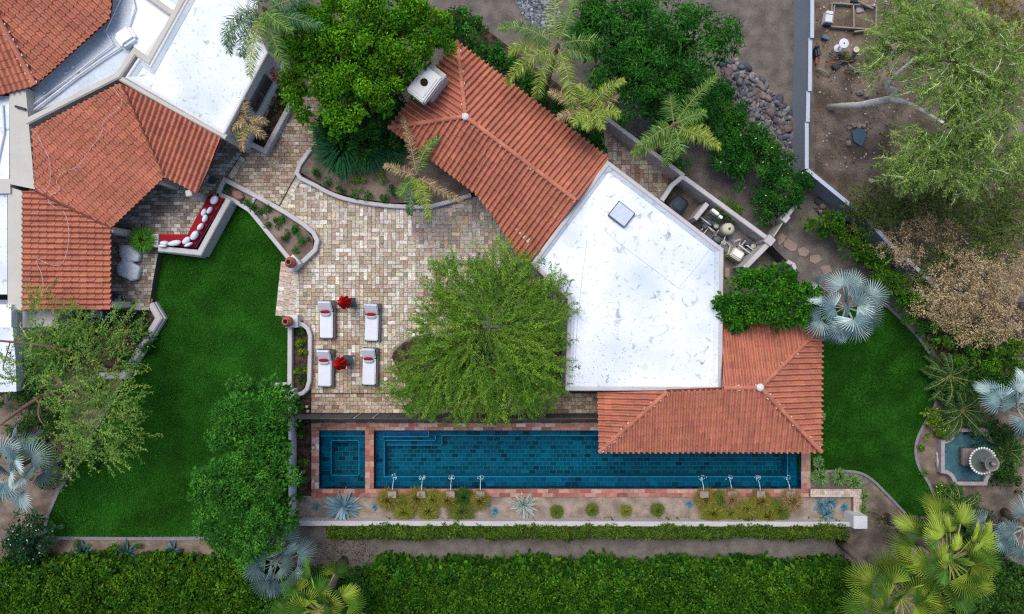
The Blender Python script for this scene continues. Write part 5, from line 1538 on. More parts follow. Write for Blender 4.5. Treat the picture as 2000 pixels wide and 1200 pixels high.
feather_palm('feather_palm', 'small brown tipped feather palm in the big bed by the patio', (815, 345), (838, 375), 3.0,
             [(95, 2.9, 30, .55, QPD), (82, 2.3, 25, .6, QP), (165, 1.9, 20, .8, QPD), (250, 2.1, 10, .8, QPB), (300, 2.3, 20, .7, QPY), (322, 2.6, 15, .7, QPD), (220, 1.4, 20, .8, QP), (275, 1.5, 30, .9, QPY)], QP, group='feather palms', leaf=.42)
feather_palm('feather_palm', 'small half dead feather palm under the shuttered window', (487, 240), (505, 258), 2.6,
             [(100, 1.6, 35, .7, QPD), (190, 1.3, 20, .9, QPD), (160, 1.2, 25, .9, QPD), (250, 1.5, 20, .8, QPD), (225, 1.2, 20, .9, QP), (300, 1.1, 20, .9, QPD), (20, 1.0, 30, .9, QPD), (205, 1.0, 40, .9, QPD)], QPD, group='feather palms', leaf=.38, tr=.08)

fan_palm('silver_palm', 'silver blue fan palm hanging over the corner of the south tiled roof', (1650, 600), (1628, 602), 4.2,
         ring_fronds(17, 1.45, 65, -25), SILV, .86, 'silver fan palms')
fan_palm('silver_palm', 'silver blue fan palm beside the stone fountain', (1985, 798), (1950, 785), 3.4, ring_fronds(16, 1.25, 60, -20, skip=lambda a: 175 < a < 262), SILV, .85, 'silver fan palms')
fan_palm('silver_palm', 'silver fan palm at the right edge below the fountain', (1998, 1030), (1962, 1000), 3.4, ring_fronds(18, 1.4, 60, -20, skip=lambda a: 110 < a < 160), SILV, .85, 'silver fan palms')
fan_palm('silver_palm', 'silver fan palm at the left edge below the sparse tree', (28, 915), (70, 890), 3.6, ring_fronds(15, 1.35, 62, -20), SILV, .95, 'silver fan palms')
fan_palm('silver_palm', 'dark silver green fan palm in the bottom hedge left of the path', (542, 1098), (560, 1075), 2.6, ring_fronds(13, 1.3, 55, -20), SILD, .9, 'silver fan palms')
fan_palm('green_fan_palm', 'tall yellow green fan palm at the bottom beside the gravel path', (622, 1192), (672, 1095), 5.4, ring_fronds(28, 1.7, 62, -12, .8, 1.05), FANG, 1.0, 'green fan palms', span=205, n=26)
fan_palm('green_fan_palm', 'tall green fan palm over the end of the low hedge at the lower right', (1758, 1168), (1640, 1058), 6.2, ring_fronds(34, 1.7, 65, -20, .8, 1.05), FANG, .98, 'green fan palms', span=205, n=26)
fan_palm('green_fan_palm', 'tallest green fan palm at the lower right, beside the silver one', (1850, 1092), (1730, 1010), 6.6, ring_fronds(38, 1.8, 65, -20, .8, 1.05), FANG, 1.0, 'green fan palms', span=205, n=26)
for (x, y, r, lab) in ((1852, 735, 1.5, 'dark green cycad clump beside the curve of the right lawn'), (1875, 800, 1.6, 'dark green cycad behind the stone fountain'),
                       (1915, 705, 1.2, 'dark cycad beneath the bright green shrub'), (1968, 880, .9, 'small cycad right of the fountain basin'), (1868, 988, 1.2, 'low green cycad below the fountain basin')):
    c = W(x, y, .5); t = thing('cycad', lab, 'cycad', Vector((c.x, c.y, 0)), 'cycads by the fountain')
    b = MB(); b.tube([(c.x, c.y, 0), (c.x, c.y, .5)], [.16, .12], 8); b.build('trunk', M['palmbark'], t)
    for i in range(28):
        feather_frond((c.x, c.y, .5), i * 2.4, R(rnd.uniform(10, 65)), r * rnd.uniform(.7, 1.15), .7, .3, ((.02, .06, .015), (.06, .13, .03)), t, 'frond', 34, .03, .1)

for lob, lab in (([(1885, 760, 34, 1.3), (1920, 750, 30, 1.3)], 'dark undergrowth between the cycads beside the right lawn'),
                 ([(1975, 915, 22, .9), (1970, 935, 26, 1.1), (1985, 945, 26, 1.2)], 'dark undergrowth at the right of the fountain basin'),
                 ([(1880, 1010, 30, .9), (1925, 1035, 34, 1.0), (1850, 1000, 22, .8)], 'dark ground cover below the fountain near the green fan palms'),
                 ([(1940, 660, 40, 1.4), (1985, 770, 30, 1.4), (1960, 730, 34, 1.5)], 'shady undergrowth at the right edge below the tan shrubs'),
                 ([(60, 800, 50, .9), (20, 760, 40, .9), (60, 740, 40, 1.0)], 'undergrowth at the left edge beneath the sparse tree'),
                 ([(30, 860, 40, .9), (90, 940, 22, .8)], 'undergrowth around the left silver palm'),
                 ([(1945, 850, 30, 1.1), (1985, 880, 26, 1.2), (1990, 850, 22, 1.2)], 'dark undergrowth between the two right silver palms'),
                 ([(1905, 1060, 34, 1.0), (1960, 1080, 34, 1.1), (1800, 1040, 26, .8)], 'dark ground cover beneath the tallest green fan palm')):
    leafy('undergrowth', lab, 'shrub', lob, ((.016, .06, .012), (.05, .12, .02)), .28, 1.4, 50, .16, .05)
# ------------------------------------------------------------------ hedges
HP = ((.013, .065, .005), (.085, .175, .009))
hedge('hedge', 'deep clipped hedge filling the bottom left corner', -40, 1106, 505, 1260, 2.2, HP, .30, 55, group='hedges along the bottom')
hedge('hedge', 'long deep hedge along the bottom below the gravel path', 712, 1116, 1700, 1260, 2.4, ((.012, .062, .005), (.075, .175, .010)), .30, 55, group='hedges along the bottom')
hedge('hedge', 'dark hedge in the bottom right corner behind the fan palms', 1868, 1120, 2060, 1260, 2.2, ((.02, .07, .012), (.06, .14, .018)), .34, 55, group='hedges along the bottom')
hedge('hedge', 'dark strip of hedge between the two bottom palms', 480, 1128, 740, 1260, 1.9, ((.02, .07, .012), (.06, .14, .018)), .34, 50, group='hedges along the bottom')
hedge('low_hedge', 'narrow low hedge along the outside of the white garden wall', 632, 1028, 1660, 1055, .95, ((.035, .085, .01), (.11, .17, .02)), .17, 42, .09, .05, 1.8, wob=.07)

# ------------------------------------------------------------------ plants of the pool bed
GY = ((.13, .12, .02), (.26, .22, .05)); GG = ((.06, .11, .02), (.16, .2, .03)); GB = ((.2, .13, .05), (.34, .25, .12)); GL = ((.12, .14, .02), (.26, .26, .04))
for (x, y, r, z, pal, lab) in (
        (758, 981, 19, .8, GY, 'olive gold grass clump, furthest left, beside the first spout'), (790, 1005, 19, .7, GL, 'yellow green grass clump touching the low hedge on the left'),
        (786, 985, 13, .6, GG, 'small green clump between the first two spouts'), (812, 978, 18, .8, GY, 'gold grass clump at the second spout from the left'),
        (843, 978, 16, .8, GL, 'lime grass clump right of the second spout'), (838, 1003, 19, .6, GL, 'low yellow green clump by the white wall, left group'),
        (874, 982, 15, .8, GY, 'gold brown grass clump at the third spout from the left'), (900, 1002, 20, .6, GG, 'green trailing clump between the third and fourth spouts'),
        (905, 975, 15, .6, ((.02, .06, .01), (.06, .12, .02)), 'dark green clump left of the fourth spout'), (936, 982, 17, .8, GY, 'gold green clump at the fourth spout from the left'),
        (1085, 1001, 15, .6, GG, 'round green tuft right of the striped agave'), (1155, 1000, 14, .6, GG, 'round green tuft, second of the four alone on the gravel'),
        (1223, 1001, 13, .6, GL, 'round yellow green tuft, third of the four alone on the gravel'), (1288, 999, 15, .6, GG, 'round green tuft nearest the right hand small blue rosette'),
        (1382, 980, 17, .8, GY, 'gold clump beside the first of the right hand spouts'), (1396, 1006, 20, .6, GL, 'low mustard clump by the white wall, right group'),
        (1434, 977, 18, .85, GB, 'straw tipped clump at the second of the right hand spouts'), (1432, 1004, 20, .6, GL, 'mustard clump below the straw tipped one'),
        (1461, 997, 18, .6, GL, 'mustard green clump in the middle of the right hand group'), (1491, 985, 17, .8, GY, 'gold clump at the third of the right hand spouts'),
        (1502, 1012, 22, .6, GL, 'wide yellow green clump spilling over the white wall'), (1527, 1000, 18, .7, GG, 'green clump below the last spout'), (1551, 982, 17, .85, GB, 'tawny clump at the last spout on the right'),
        (1412, 978, 13, .6, GG, 'green clump between the first two right hand spouts')):
    tuft('grass_clump', lab, x + rnd.uniform(-3, 3), y + rnd.uniform(-2, 2), r * (.95 if 'round' in lab and 'tuft' in lab else rnd.uniform(1.2, 1.6)), z * rnd.uniform(.8, 1.15), pal, 760, lw=.011, group='grass clumps in the pool bed')
AG = ((.14, .26, .32), (.24, .36, .42))
rosette('agave', 'large blue agave between the spa and the white wall', 664, 996, 47, 1.3, AG, 40, .17)
rosette('agave', 'striped blue agave with cream edged leaves in the middle of the pool bed', 1024, 990, 30, .8, ((.10, .2, .22), (.2, .32, .34)), 32, .14, margin=(.62, .55, .4))
for (x, y, r, lab) in ((617, 992, 9, 'small blue rosette left of the large agave'), (732, 992, 9, 'small blue rosette right of the large agave'), (967, 1000, 10, 'small blue rosette left of the striped agave'),
                       (955, 988, 7, 'tiny blue rosette at the edge of the last gold clump'), (1347, 986, 9, 'small turquoise rosette at the start of the right hand clumps'), (1650, 992, 11, 'small blue rosette in the corner of the pink brick planter')):
    rosette('blue_rosette', lab, x, y, r, .3, ((.06, .2, .26), (.12, .3, .36)), 26, .3, 'succulent', 'small blue rosettes')
for (x, y, r, lab) in ((1607, 990, 18, 'left head of the blue agave cluster in the pink planter'), (1625, 985, 17, 'top head of the blue agave cluster in the pink planter'), (1618, 1008, 20, 'lower head of the blue agave cluster in the pink planter')):
    rosette('agave', lab, x, y, r, .6, ((.07, .15, .2), (.16, .27, .32)), 34, .22, group='agave cluster')
AD = ((.03, .10, .09), (.07, .17, .15))
rosette('agave', 'dark green agave in the bed below the lawn, left of three', 155, 1083, 27, .9, AD, 20, .2, group='agaves below the lawn')
rosette('agave', 'dark green agave in the bed below the lawn, middle of three', 240, 1083, 28, .9, AD, 22, .2, group='agaves below the lawn')
rosette('agave', 'blue grey agave in the bed below the lawn, right of three', 332, 1078, 22, .8, ((.08, .17, .2), (.15, .26, .3)), 16, .22, group='agaves below the lawn')
for (x, y, r, lab) in ((222, 1068, 9, 'little green plant just left of the middle agave'), (268, 1068, 9, 'little green plant just right of the middle agave'), (197, 1088, 7, 'tiny plant between the left and middle agaves'), (143, 1063, 6, 'tiny green plant touching the brick edging')):
    shrublet('small_plant', lab, x, y, r, .3, GREEN2, group='little plants below the lawn')
# strappy plants round the right lawn
for i, (x, y, r, lab) in enumerate(((1607, 935, 20, 'strappy green clump at the corner of the pool coping'), (1645, 935, 19, 'strappy clump above the pink brick wall, middle'), (1675, 945, 18, 'strappy clump by the curve of the right lawn edging'),
                  (1692, 972, 14, 'strappy clump on the right of the pink brick wall'), (1690, 996, 13, 'lowest strappy clump beside the end pillar'), (1604, 905, 12, 'strappy clump under the south east eave corner'),
                  (1607, 815, 12, 'strappy tuft peeping out from the east eave'), (1604, 868, 9, 'small strappy tuft below the east eave'))):
    tuft('strappy_plant', lab, x, y, r, .6, ((.06, .15, .04), (.22, .32, .12)), 220, lw=.02, cat='plant', group='strappy plants', zb=.01)
# succulents in the triangular planter
for (x, y, r, lab) in ((442, 366, 10, 'dark plant in the top corner of the triangular planter'), (482, 396, 9, 'green plant right of the boulder in the triangular planter'), (497, 402, 10, 'green plant beside the stub wall'),
                       (515, 408, 12, 'dark green plant below the brick walkway edge'), (545, 430, 13, 'bushy green plant in the middle of the triangular planter'), (527, 440, 10, 'dark green plant by the lawn side wall'),
                       (574, 450, 12, 'green plant near the rounded corner of the triangular planter'), (559, 466, 12, 'blue green plant low in the triangular planter'), (594, 465, 13, 'green plant by the patio side of the triangular planter'),
                       (575, 488, 8, 'spiky little plant above the upper urn'), (505, 418, 8, 'small plant beside the pointed stone')):
    shrublet('succulent', lab, x, y, r, .62, GREEN2, group='plants in the triangular planter', zb=.4)
def boulder(name, label, x, y, sx, sy, z, col, rz=0, zb=0, group=None, cat='boulder', seed=0):
    bm = bmesh.new(); bmesh.ops.create_icosphere(bm, subdivisions=3, radius=1)
    r_ = random.Random(seed + int(x * 7 + y))
    ph = [r_.uniform(0, 6) for _ in range(6)]
    c = W(x, y, zb + z * .5)
    for v in bm.verts:
        k = 1 + .14 * math.sin(v.co.x * 2.6 + ph[0]) * math.cos(v.co.y * 2.2 + ph[1]) + .1 * math.sin(v.co.z * 4 + v.co.x * 3 + ph[2]) + .05 * math.sin(v.co.y * 7 + ph[3])
        p = Vector((v.co.x * k * m_of(sx) , v.co.y * k * m_of(sy), max(-.35, v.co.z * k) * z * .7))
        p.rotate(Matrix.Rotation(rz, 3, 'Z')); v.co = p + Vector((c.x, c.y, zb + z * .25))
    bm.verts.index_update()
    b = MB(); b.tint = col; b.raw([v.co.copy() for v in bm.verts], [[v.index for v in f.verts] for f in bm.faces]); bm.free()
    return tag(b.build(name, M['rock'], None, True), label, cat, group)
boulder('boulder', 'rust pink boulder in the top of the triangular planter', 465, 382, 12, 8, .35, (.3, .17, .13), R(-30), .4)
boulder('boulder', 'pointed pale stone in the triangular planter', 518, 424, 7, 4, .2, (.3, .27, .25), R(-60), .4)
# big patio bed
for (x, y, r, lab) in ((615, 338, 11, 'small green plant at the left of the big patio bed'), (662, 330, 16, 'broad green plant, upper middle of the big patio bed'), (703, 350, 15, 'bright lime tuft in the big patio bed'),
                       (745, 345, 13, 'dark green plant right of the lime tuft'), (636, 355, 9, 'blue green plant near the curved wall'), (661, 367, 9, 'small plant close to the curved wall, second from the left'),
                       (690, 377, 10, 'low green plant against the curved wall'), (715, 383, 9, 'round green plant against the curved wall'), (745, 388, 9, 'dark plant at the foot of the curved wall by the small palm'), (765, 368, 14, 'dark leafy plant left of the small palm trunk')):
    shrublet('bed_plant', lab, x, y, r, .75, LIME if 'lime' in lab else GREEN2, group='plants in the big patio bed', zb=.4)
for (x, y, r, h_, lab) in ((665, 280, 68, 1.7, 'large arching dark green clump below the bougainvillea'), (712, 278, 60, 1.6, 'arching dark clump right of the large one below the bougainvillea'), (640, 250, 42, 1.6, 'arching clump beside the brick walkway'), (755, 280, 46, 1.3, 'arching dark clump nearest the guest house roof')):
    tuft('arching_plant', lab, x, y, r, h_, ((.012, .07, .025), (.035, .15, .05)), 520, lw=.035, cat='plant', zb=.4, group='arching plants')
# planter under the window
for (x, y, r, lab) in ((540, 168, 14, 'yellow green shrub under the shuttered window'), (527, 205, 14, 'green shrub in the middle of the window planter'), (545, 195, 10, 'olive plant against the outer wall of the window planter'), (515, 232, 12, 'green shrub near the half dead palm')):
    shrublet('window_shrub', lab, x, y, r, 1.0, LIME if 'yellow' in lab else OLIVE, group='plants under the window', zb=.5)
shrublet('bougainvillea_spray', 'small crimson flower spray against the white wall', 535, 142, 12, 2.4, ((.02, .08, .03), (.04, .1, .04)), .09, .05, 'plant', None, 1.6, 24, flowers=((.3, .01, .04), 90, .07))
# planter beside the loungers
for (x, y, r, z, pal, lab) in ((585, 672, 13, .75, LIME, 'upper lime shrub in the small lounger planter'), (584, 692, 10, .75, LIME, 'lower lime shrub in the small lounger planter'), (585, 723, 11, .75, LIME, 'third lime shrub in the lounger planter, above the stones'), (586, 645, 8, .6, GREEN2, 'dark little plant at the top of the lounger planter'),
                          (584, 745, 9, .6, GREEN2, 'dark little plant at the foot of the lounger planter')):
    shrublet('planter_shrub', lab, x, y, r, z, pal, .08, .05, group='plants beside the loungers', zb=.35, n=80)
boulder('pale_stone', 'small pale round stone at the top of the lounger planter', 587, 639, 4, 4, .15, (.35, .34, .33), 0, .35, cat='stone')
for (x, y, r, lab) in ((582, 790, 11, 'green plant in the dark bed above the pool fence'), (580, 838, 12, 'green plant at the top of the dark strip left of the spa'), (590, 846, 9, 'lime plant right beside the spa coping'), (588, 905, 12, 'lime plant halfway down the dark strip'), (590, 940, 11, 'green plant low in the dark strip'),
                       (586, 970, 11, 'dark plant at the bottom of the dark strip')):
    shrublet('strip_plant', lab, x, y, r, .45, GREEN1 if 'lime' in lab else GREEN3, group='plants left of the spa')
for (x, y, lab) in ((599, 795, 'pale ball shaped garden light above the pool fence'), (601, 804, 'tiny pale garden stone near the fence'), (611, 875, 'pale round pebble on the left spa coping, upper'), (611, 941, 'pale round pebble on the left spa coping, lower')):
    boulder('pale_stone', lab, x, y, 3.2, 3.2, .12, (.5, .46, .43), 0, .12, cat='stone')
leafy('flower_bush', 'lime bush full of tiny white flowers beside the fountain basin', 'shrub', [(1828, 815, 15, .9), (1838, 835, 16, .9), (1850, 850, 13, .8)], LIME, .18, 2, 45, .09, .045, flowers=((.85, .88, .85), 44, .035))
leafy('flower_bush', 'small white flowered bush below the fountain by the lawn edging', 'shrub', [(1845, 960, 12, .7), (1860, 972, 12, .7)], LIME, .18, 2, 45, .09, .045, flowers=((.85, .88, .85), 16, .035))
for (x, y, r, lab) in ((1800, 872, 8, 'little green plant left of the fountain near the edging'), (1812, 857, 7, 'little plant below the white flower bush'), (1808, 925, 7, 'little plant at the waist of the right lawn edging')):
    shrublet('small_plant', lab, x, y, r, .3, LIME, group='little plants left of the fountain')
boulder('pale_stone', 'long pale rock lying left of the fountain basin', 1832, 900, 3.5, 14, .25, (.42, .38, .33), 0, 0, cat='stone')
boulder('pale_stone', 'short pale rock above the long one by the fountain', 1832, 888, 3.5, 5, .22, (.42, .38, .33), 0, 0, cat='stone')
leafy('brown_shrub', 'withered brown and green plant at the lower right of the end pillar', 'shrub', [(1730, 1015, 15, .8), (1745, 1035, 15, .8)], ((.12, .13, .06), (.3, .25, .14)), .2, 1.6, 40, .12, .03)
leafy('blue_flowers', 'low plant with blue flowers beside the house porch', 'plant', [(175, 616, 12, .8), (155, 612, 10, .8), (205, 617, 12, .8)], GREEN2, .2, 1.8, 40, .1, .05, flowers=((.03, .1, .45), 90, .06))
leafy('eave_plant', 'spiky dark plant at the corner of the lower left tiles', 'plant', [(235, 600, 11, 1.2)], GREEN2, .2, 2, 30, .25, .04)

# ------------------------------------------------------------------ rocks of the dry creek
base_rocks = []
for k in range(6):
    o = boulder('river_rock', 'x', 1400, 200, 9, 7 + k % 3, .3, [(.1, .115, .135), (.15, .15, .165), (.07, .08, .1), (.2, .165, .155), (.14, .11, .11), (.24, .23, .235)][k], 0, 0, seed=k * 13)
    base_rocks.append(o)
CREEK = [(1408, 118), (1440, 118), (1480, 150), (1552, 225), (1552, 335), (1500, 290), (1455, 215), (1412, 165)]
CREEK2 = [(1590, 395), (1600, 388), (1585, 420), (1570, 440), (1560, 430)]
cnt = 0; placed = []
def put_rock(x, y, s_, grp, lab, zoff=0):
    global cnt
    src = base_rocks[cnt % 6]
    o = src if cnt < 6 else src.copy()
    if cnt >= 6: COL.objects.link(o)
    cnt += 1
    c = W(x, y, 0); o.location = (c.x, c.y, zoff); o.scale = (s_, s_ * rnd.uniform(.75, 1.1), s_ * rnd.uniform(.8, 1.2)); o.rotation_euler = (0, 0, rnd.uniform(0, 6.28))
    tag(o, lab, 'rock', grp)
tries = 0
while cnt < 260 and tries < 6000:
    tries += 1
    x, y = rnd.uniform(1400, 1556), rnd.uniform(112, 340)
    s_ = rnd.choice([.35, .45, .5, .6, .75, .9, 1.1])
    if not inside((x, y), CREEK) or any((x - a) ** 2 + (y - b) ** 2 < ((s_ + c) * 4.6) ** 2 for (a, b, c) in placed): continue
    placed.append((x, y, s_)); put_rock(x, y, s_, 'river rocks in the dry creek', 'grey river rock in the dry creek bed beside the tall block wall')
for (x, y) in ((1205, 165), (1222, 172), (1240, 180), (1258, 192), (1275, 200), (1265, 183), (1246, 195), (1230, 188), (1212, 178), (1282, 206), (1236, 170), (1252, 178), (1596, 392), (1606, 400), (1590, 404), (1600, 412)):
    put_rock(x + rnd.uniform(-3, 3), y + rnd.uniform(-3, 3), rnd.uniform(.5, .8), 'small rocks near the palms', 'small dark rock showing between the bushes along the drive')
n = 1500; P0 = []
while len(P0) < n:
    x, y = rnd.uniform(1005, 1100), rnd.uniform(-10, 66)
    if inside((x, y), [(1010, -10), (1085, -10), (1100, 40), (1085, 66), (1040, 50), (1015, 20)]): P0.append(W(x, y, .02))
b = MB()
for p in P0:
    s_ = rnd.uniform(.02, .07); b.tint = vary(rnd.choice([(.1, .12, .15), (.16, .18, .2), (.06, .07, .09), (.24, .25, .27)]), .2)
    b.box((p.x, p.y, s_ * .4), (s_ * 2, s_ * 1.5, s_), rnd.uniform(0, 3.1), 0)
o = b.build('pebbles', M['rock']); o['kind'] = 'stuff'
b = MB()
for _ in range(900):   # loose litter and stones on the dirt yard
    x, y = rnd.uniform(1595, 1800), rnd.uniform(0, 400)
    if y > 330 and x < 1690: continue
    p = W(x, y, 0); s_ = rnd.choice([.015, .02, .03, .05]); b.tint = vary(rnd.choice([(.25, .2, .17), (.1, .08, .06), (.35, .3, .27), (.16, .11, .08)]), .2)
    b.box((p.x, p.y, s_ * .4), (s_ * 2, s_ * 1.5, s_), rnd.uniform(0, 3.1), 0)
o = b.build('gravel', M['rock']); o['kind'] = 'stuff'
# ------------------------------------------------------------------ furniture on the patio
def lounger(x, y, rz, label):
    """centre px of the frame; head end towards +Y"""
    ZP = .30
    c = W(x, y, ZP + .3); t = thing('sun_lounger', label, 'sun lounger', Vector((c.x, c.y, ZP)), 'sun loungers')
    Mx = Matrix.Translation(Vector((c.x, c.y, ZP))) @ Matrix.Rotation(R(rz), 4, 'Z')
    def tr(v): return Mx @ Vector(v)
    L2, W2 = .95, .38
    b = MB(); b.tube([tr(p) for p in ((-W2, -L2, .28), (W2, -L2, .28), (W2, L2, .28), (-W2, L2, .28), (-W2, -L2, .28))], .028, 6); b.build('frame', M['dark'], t)
    b = MB(); b.box(tr((0, 0, .265)), (W2 * 2 - .03, L2 * 2 - .03, .02), R(rz), 0); b.build('webbing', M['wicker'], t)
    for sx in (-1, 1):
        for sy in (-1, 1):
            b = MB(); b.tube([tr((sx * W2, sy * L2 * .93, 0)), tr((sx * W2, sy * L2 * .93, .28))], .024, 6); b.build('leg', M['dark'], t)
    b = MB()
    b.box(tr((-.045, -.25, .36)), (.66, 1.34, .13), R(rz), .045); b.build('seat_cushion', M['fabric'], t)
    b = MB(); ang = R(43)
    cy, cz = .42 + .34 * math.cos(ang), .36 + .34 * math.sin(ang)
    b.box(tr((-.045, cy, cz)), (.66, .70, .12), R(rz), .045, tilt=ang); b.build('back_cushion', M['fabric'], t)
    b = MB()
    for sx in (-1, 1): b.tube([tr((sx * .3, .4, .3)), tr((sx * .3, .42 + .62 * math.cos(ang), .28 + .62 * math.sin(ang)))], .018, 5)
    b.tube([tr((-.3, .42 + .62 * math.cos(ang), .28 + .62 * math.sin(ang))), tr((-.3, .95, .28))], .014, 5)
    b.tube([tr((.3, .42 + .62 * math.cos(ang), .28 + .62 * math.sin(ang))), tr((.3, .95, .28))], .014, 5)
    b.build('back_support', M['dark'], t)
    return Mx
def pillow(Mx, rz, label):
    p = Mx @ Vector((-.05, .36, .56))
    t = thing('lumbar_pillow', label, 'pillow', p, 'lumbar pillows')
    for (nm, mt, sc, dy, dz) in (('white_side', 'fabric', (.25, .08, .15), -.045, -.015), ('red_side', 'maroon', (.24, .08, .125), .015, .03)):
        bm = bmesh.new(); bmesh.ops.create_uvsphere(bm, u_segments=20, v_segments=10, radius=1)
        for v in bm.verts:
            q = v.co.copy(); f = lambda a, e: math.copysign(abs(a) ** e, a)
            v.co = Vector((f(q.x, .6) * sc[0], q.y * sc[1], f(q.z, .65) * sc[2]))
            v.co.rotate(Matrix.Rotation(R(-50), 3, 'X')); v.co += Vector((0, dy, dz)); v.co.rotate(Matrix.Rotation(R(rz), 3, 'Z')); v.co += p
        bm.verts.index_update(); b = MB(); b.raw([v.co.copy() for v in bm.verts], [[v.index for v in f.verts] for f in bm.faces]); bm.free()
        b.build(nm, M[mt], t, True)
for (x, y, rz, ll) in ((640, 625, 0, 'upper left'), (728.5, 630, -1.5, 'upper right'), (637, 719, -.5, 'lower left'), (723.5, 716, -1.5, 'lower right')):
    Mx = lounger(x, y, rz, 'white cushioned sun lounger on a dark frame, ' + ll + ' of the four')
    pillow(Mx, rz, 'red and white pillow resting on the ' + ll + ' lounger')
for (x, y, lab, rz) in ((686, 591, 'small square dark blue table between the two upper loungers', 2), (680, 703, 'small square dark blue table between the two lower loungers', 0)):
    c = W(x, y, .75); t = thing('side_table', lab, 'side table', Vector((c.x, c.y, .3)), 'lounger tables')
    b = MB(); b.box((c.x, c.y, .74), (.46, .46, .035), R(rz), .01); b.build('table_top', M['slate'], t)
    for sx in (-1, 1):
        for sy in (-1, 1):
            b = MB(); b.tube([(c.x + sx * .19, c.y + sy * .19, .3), (c.x + sx * .19, c.y + sy * .19, .73)], .016, 6); b.build('leg', M['dark'], t)
for (x, y, lab) in ((688, 591, 'closed red umbrella beside the upper table'), (680, 706, 'closed red umbrella beside the lower table')):
    c = W(x, y, .3); c.x -= .05
    t = thing('closed_umbrella', lab, 'umbrella', Vector((c.x, c.y, .3)), 'closed red umbrellas')
    b = MB(); b.tube([(c.x, c.y, .3), (c.x, c.y, 2.75)], .022, 8); b.build('pole', M['dark'], t)
    b = MB(); b.lathe((c.x, c.y, .3), [(.001, 0), (.24, 0), (.25, .04), (.06, .09), (.04, .3), (.001, .3)], 20); b.build('base', M['dark'], t)
    vs, fs = [], []; n = 48; prof = [(.05, 2.72), (.12, 2.6), (.19, 2.3), (.25, 1.95), (.29, 1.6), (.27, 1.35), (.2, 1.2), (.05, 1.16)]
    for (r_, z) in prof:
        for k in range(n):
            a = 2 * math.pi * k / n; f = 1 + .22 * math.cos(a * 8 + z * 1.2) + .06 * math.sin(a * 5 + z * 3)
            vs.append((c.x + r_ * f * math.cos(a), c.y + r_ * f * math.sin(a), z))
    for j in range(len(prof) - 1):
        for k in range(n): fs.append([j * n + k, j * n + (k + 1) % n, (j + 1) * n + (k + 1) % n, (j + 1) * n + k])
    fs.append(list(range(n)))
    b = MB(); b.raw(vs, fs); b.build('canopy', M['red'], t, True)
for (x, y, lab) in ((573, 514, 'terracotta urn on the upper pillar by the lawn steps'), (567, 628, 'terracotta urn on the lower pillar by the lawn steps')):
    c = W(x, y, .95); t = thing('terracotta_urn', lab, 'urn', Vector((c.x, c.y, .95)), 'terracotta urns')
    b = MB(); b.lathe((c.x, c.y, .951), [(.001, 0), (.13, 0), (.14, .03), (.2, .16), (.265, .34), (.28, .46), (.24, .6), (.16, .7), (.13, .74), (.16, .79), (.155, .81), (.11, .8), (.1, .72)], 26); b.build('body', M['terra'], t, True)
    b = MB(); b.lathe((c.x, c.y, .951), [(.105, .74), (.001, .74)], 20); b.build('opening', M['hole'], t)
    for zz in (.3, .52):
        pass

# courtyard bench with pillows
bt = thing('corner_bench', 'low corner bench with red seat cushions along the grey wall', 'bench', W(380, 450, .5))
def seat(px, nm, m):
    b = MB(); b.prism(PW(px, .88), .74, .88); b.build(nm, M[m], bt)
    b = MB(); b.prism(PW(px, .74), .5, .738); b.build('bench_base', M['kerb'], bt)
seat([(309, 458), (366, 458), (378, 480), (379, 484), (309, 478)], 'seat_cushion', 'maroon')
seat([(366.5, 457), (386, 420), (411, 378), (426, 384), (437, 388), (379, 483)], 'seat_cushion', 'maroon')
PIL = [(418, 391, 8, 6, 60, 'big striped white pillow at the top end of the red bench'), (398, 415, 7, 4, 65, 'white pillow set forward near the top of the red bench'), (409, 411, 7, 3.6, 60, 'pillow leaning on the grey wall beside the forward one'),
       (400, 427, 7, 4, 68, 'third white pillow against the long bench wall'), (391, 443, 7, 4, 52, 'white and pink pillow midway down the long bench'), (379.5, 460, 9, 5.5, 58, 'large white pillow near the bend of the bench'),
       (364, 470, 8, 5, 45, 'round white pillow at the bend of the bench'), (368, 478, 7, 3, 25, 'flat white pillow tucked in the bench corner'), (341, 475, 11, 5, 10, 'wide striped white pillow on the short side of the bench'),
       (321, 475, 7, 4, -5, 'small crumpled white pillow at the left end of the bench'), (318, 480, 7, 2.4, -4, 'thin white pillow against the left end wall')]
for (x, y, a, b_, rz, lab) in PIL:
    c = W(x, y, 1.1); bm = bmesh.new(); bmesh.ops.create_uvsphere(bm, u_segments=20, v_segments=10, radius=1)
    for v in bm.verts:
        q = v.co.copy(); f = lambda s_, e: math.copysign(abs(s_) ** e, s_)
        wv = 1 - .18 * abs(q.x) ** 2
        v.co = Vector((f(q.x, .75) * m_of(a * 1.15, 1), q.y * m_of(b_ * 1.1, 1) * wv, f(q.z, .6) * .19)); v.co.rotate(Matrix.Rotation(R(14), 3, 'X')); v.co.rotate(Matrix.Rotation(R(rz), 3, 'Z')); v.co += Vector((c.x, c.y, 1.075))
    bm.verts.index_update(); b = MB(); b.raw([v.co.copy() for v in bm.verts], [[v.index for v in f.verts] for f in bm.faces]); bm.free()
    tag(b.build('pillow', M['fabric'], None, True), lab, 'pillow', 'pillows on the red bench')
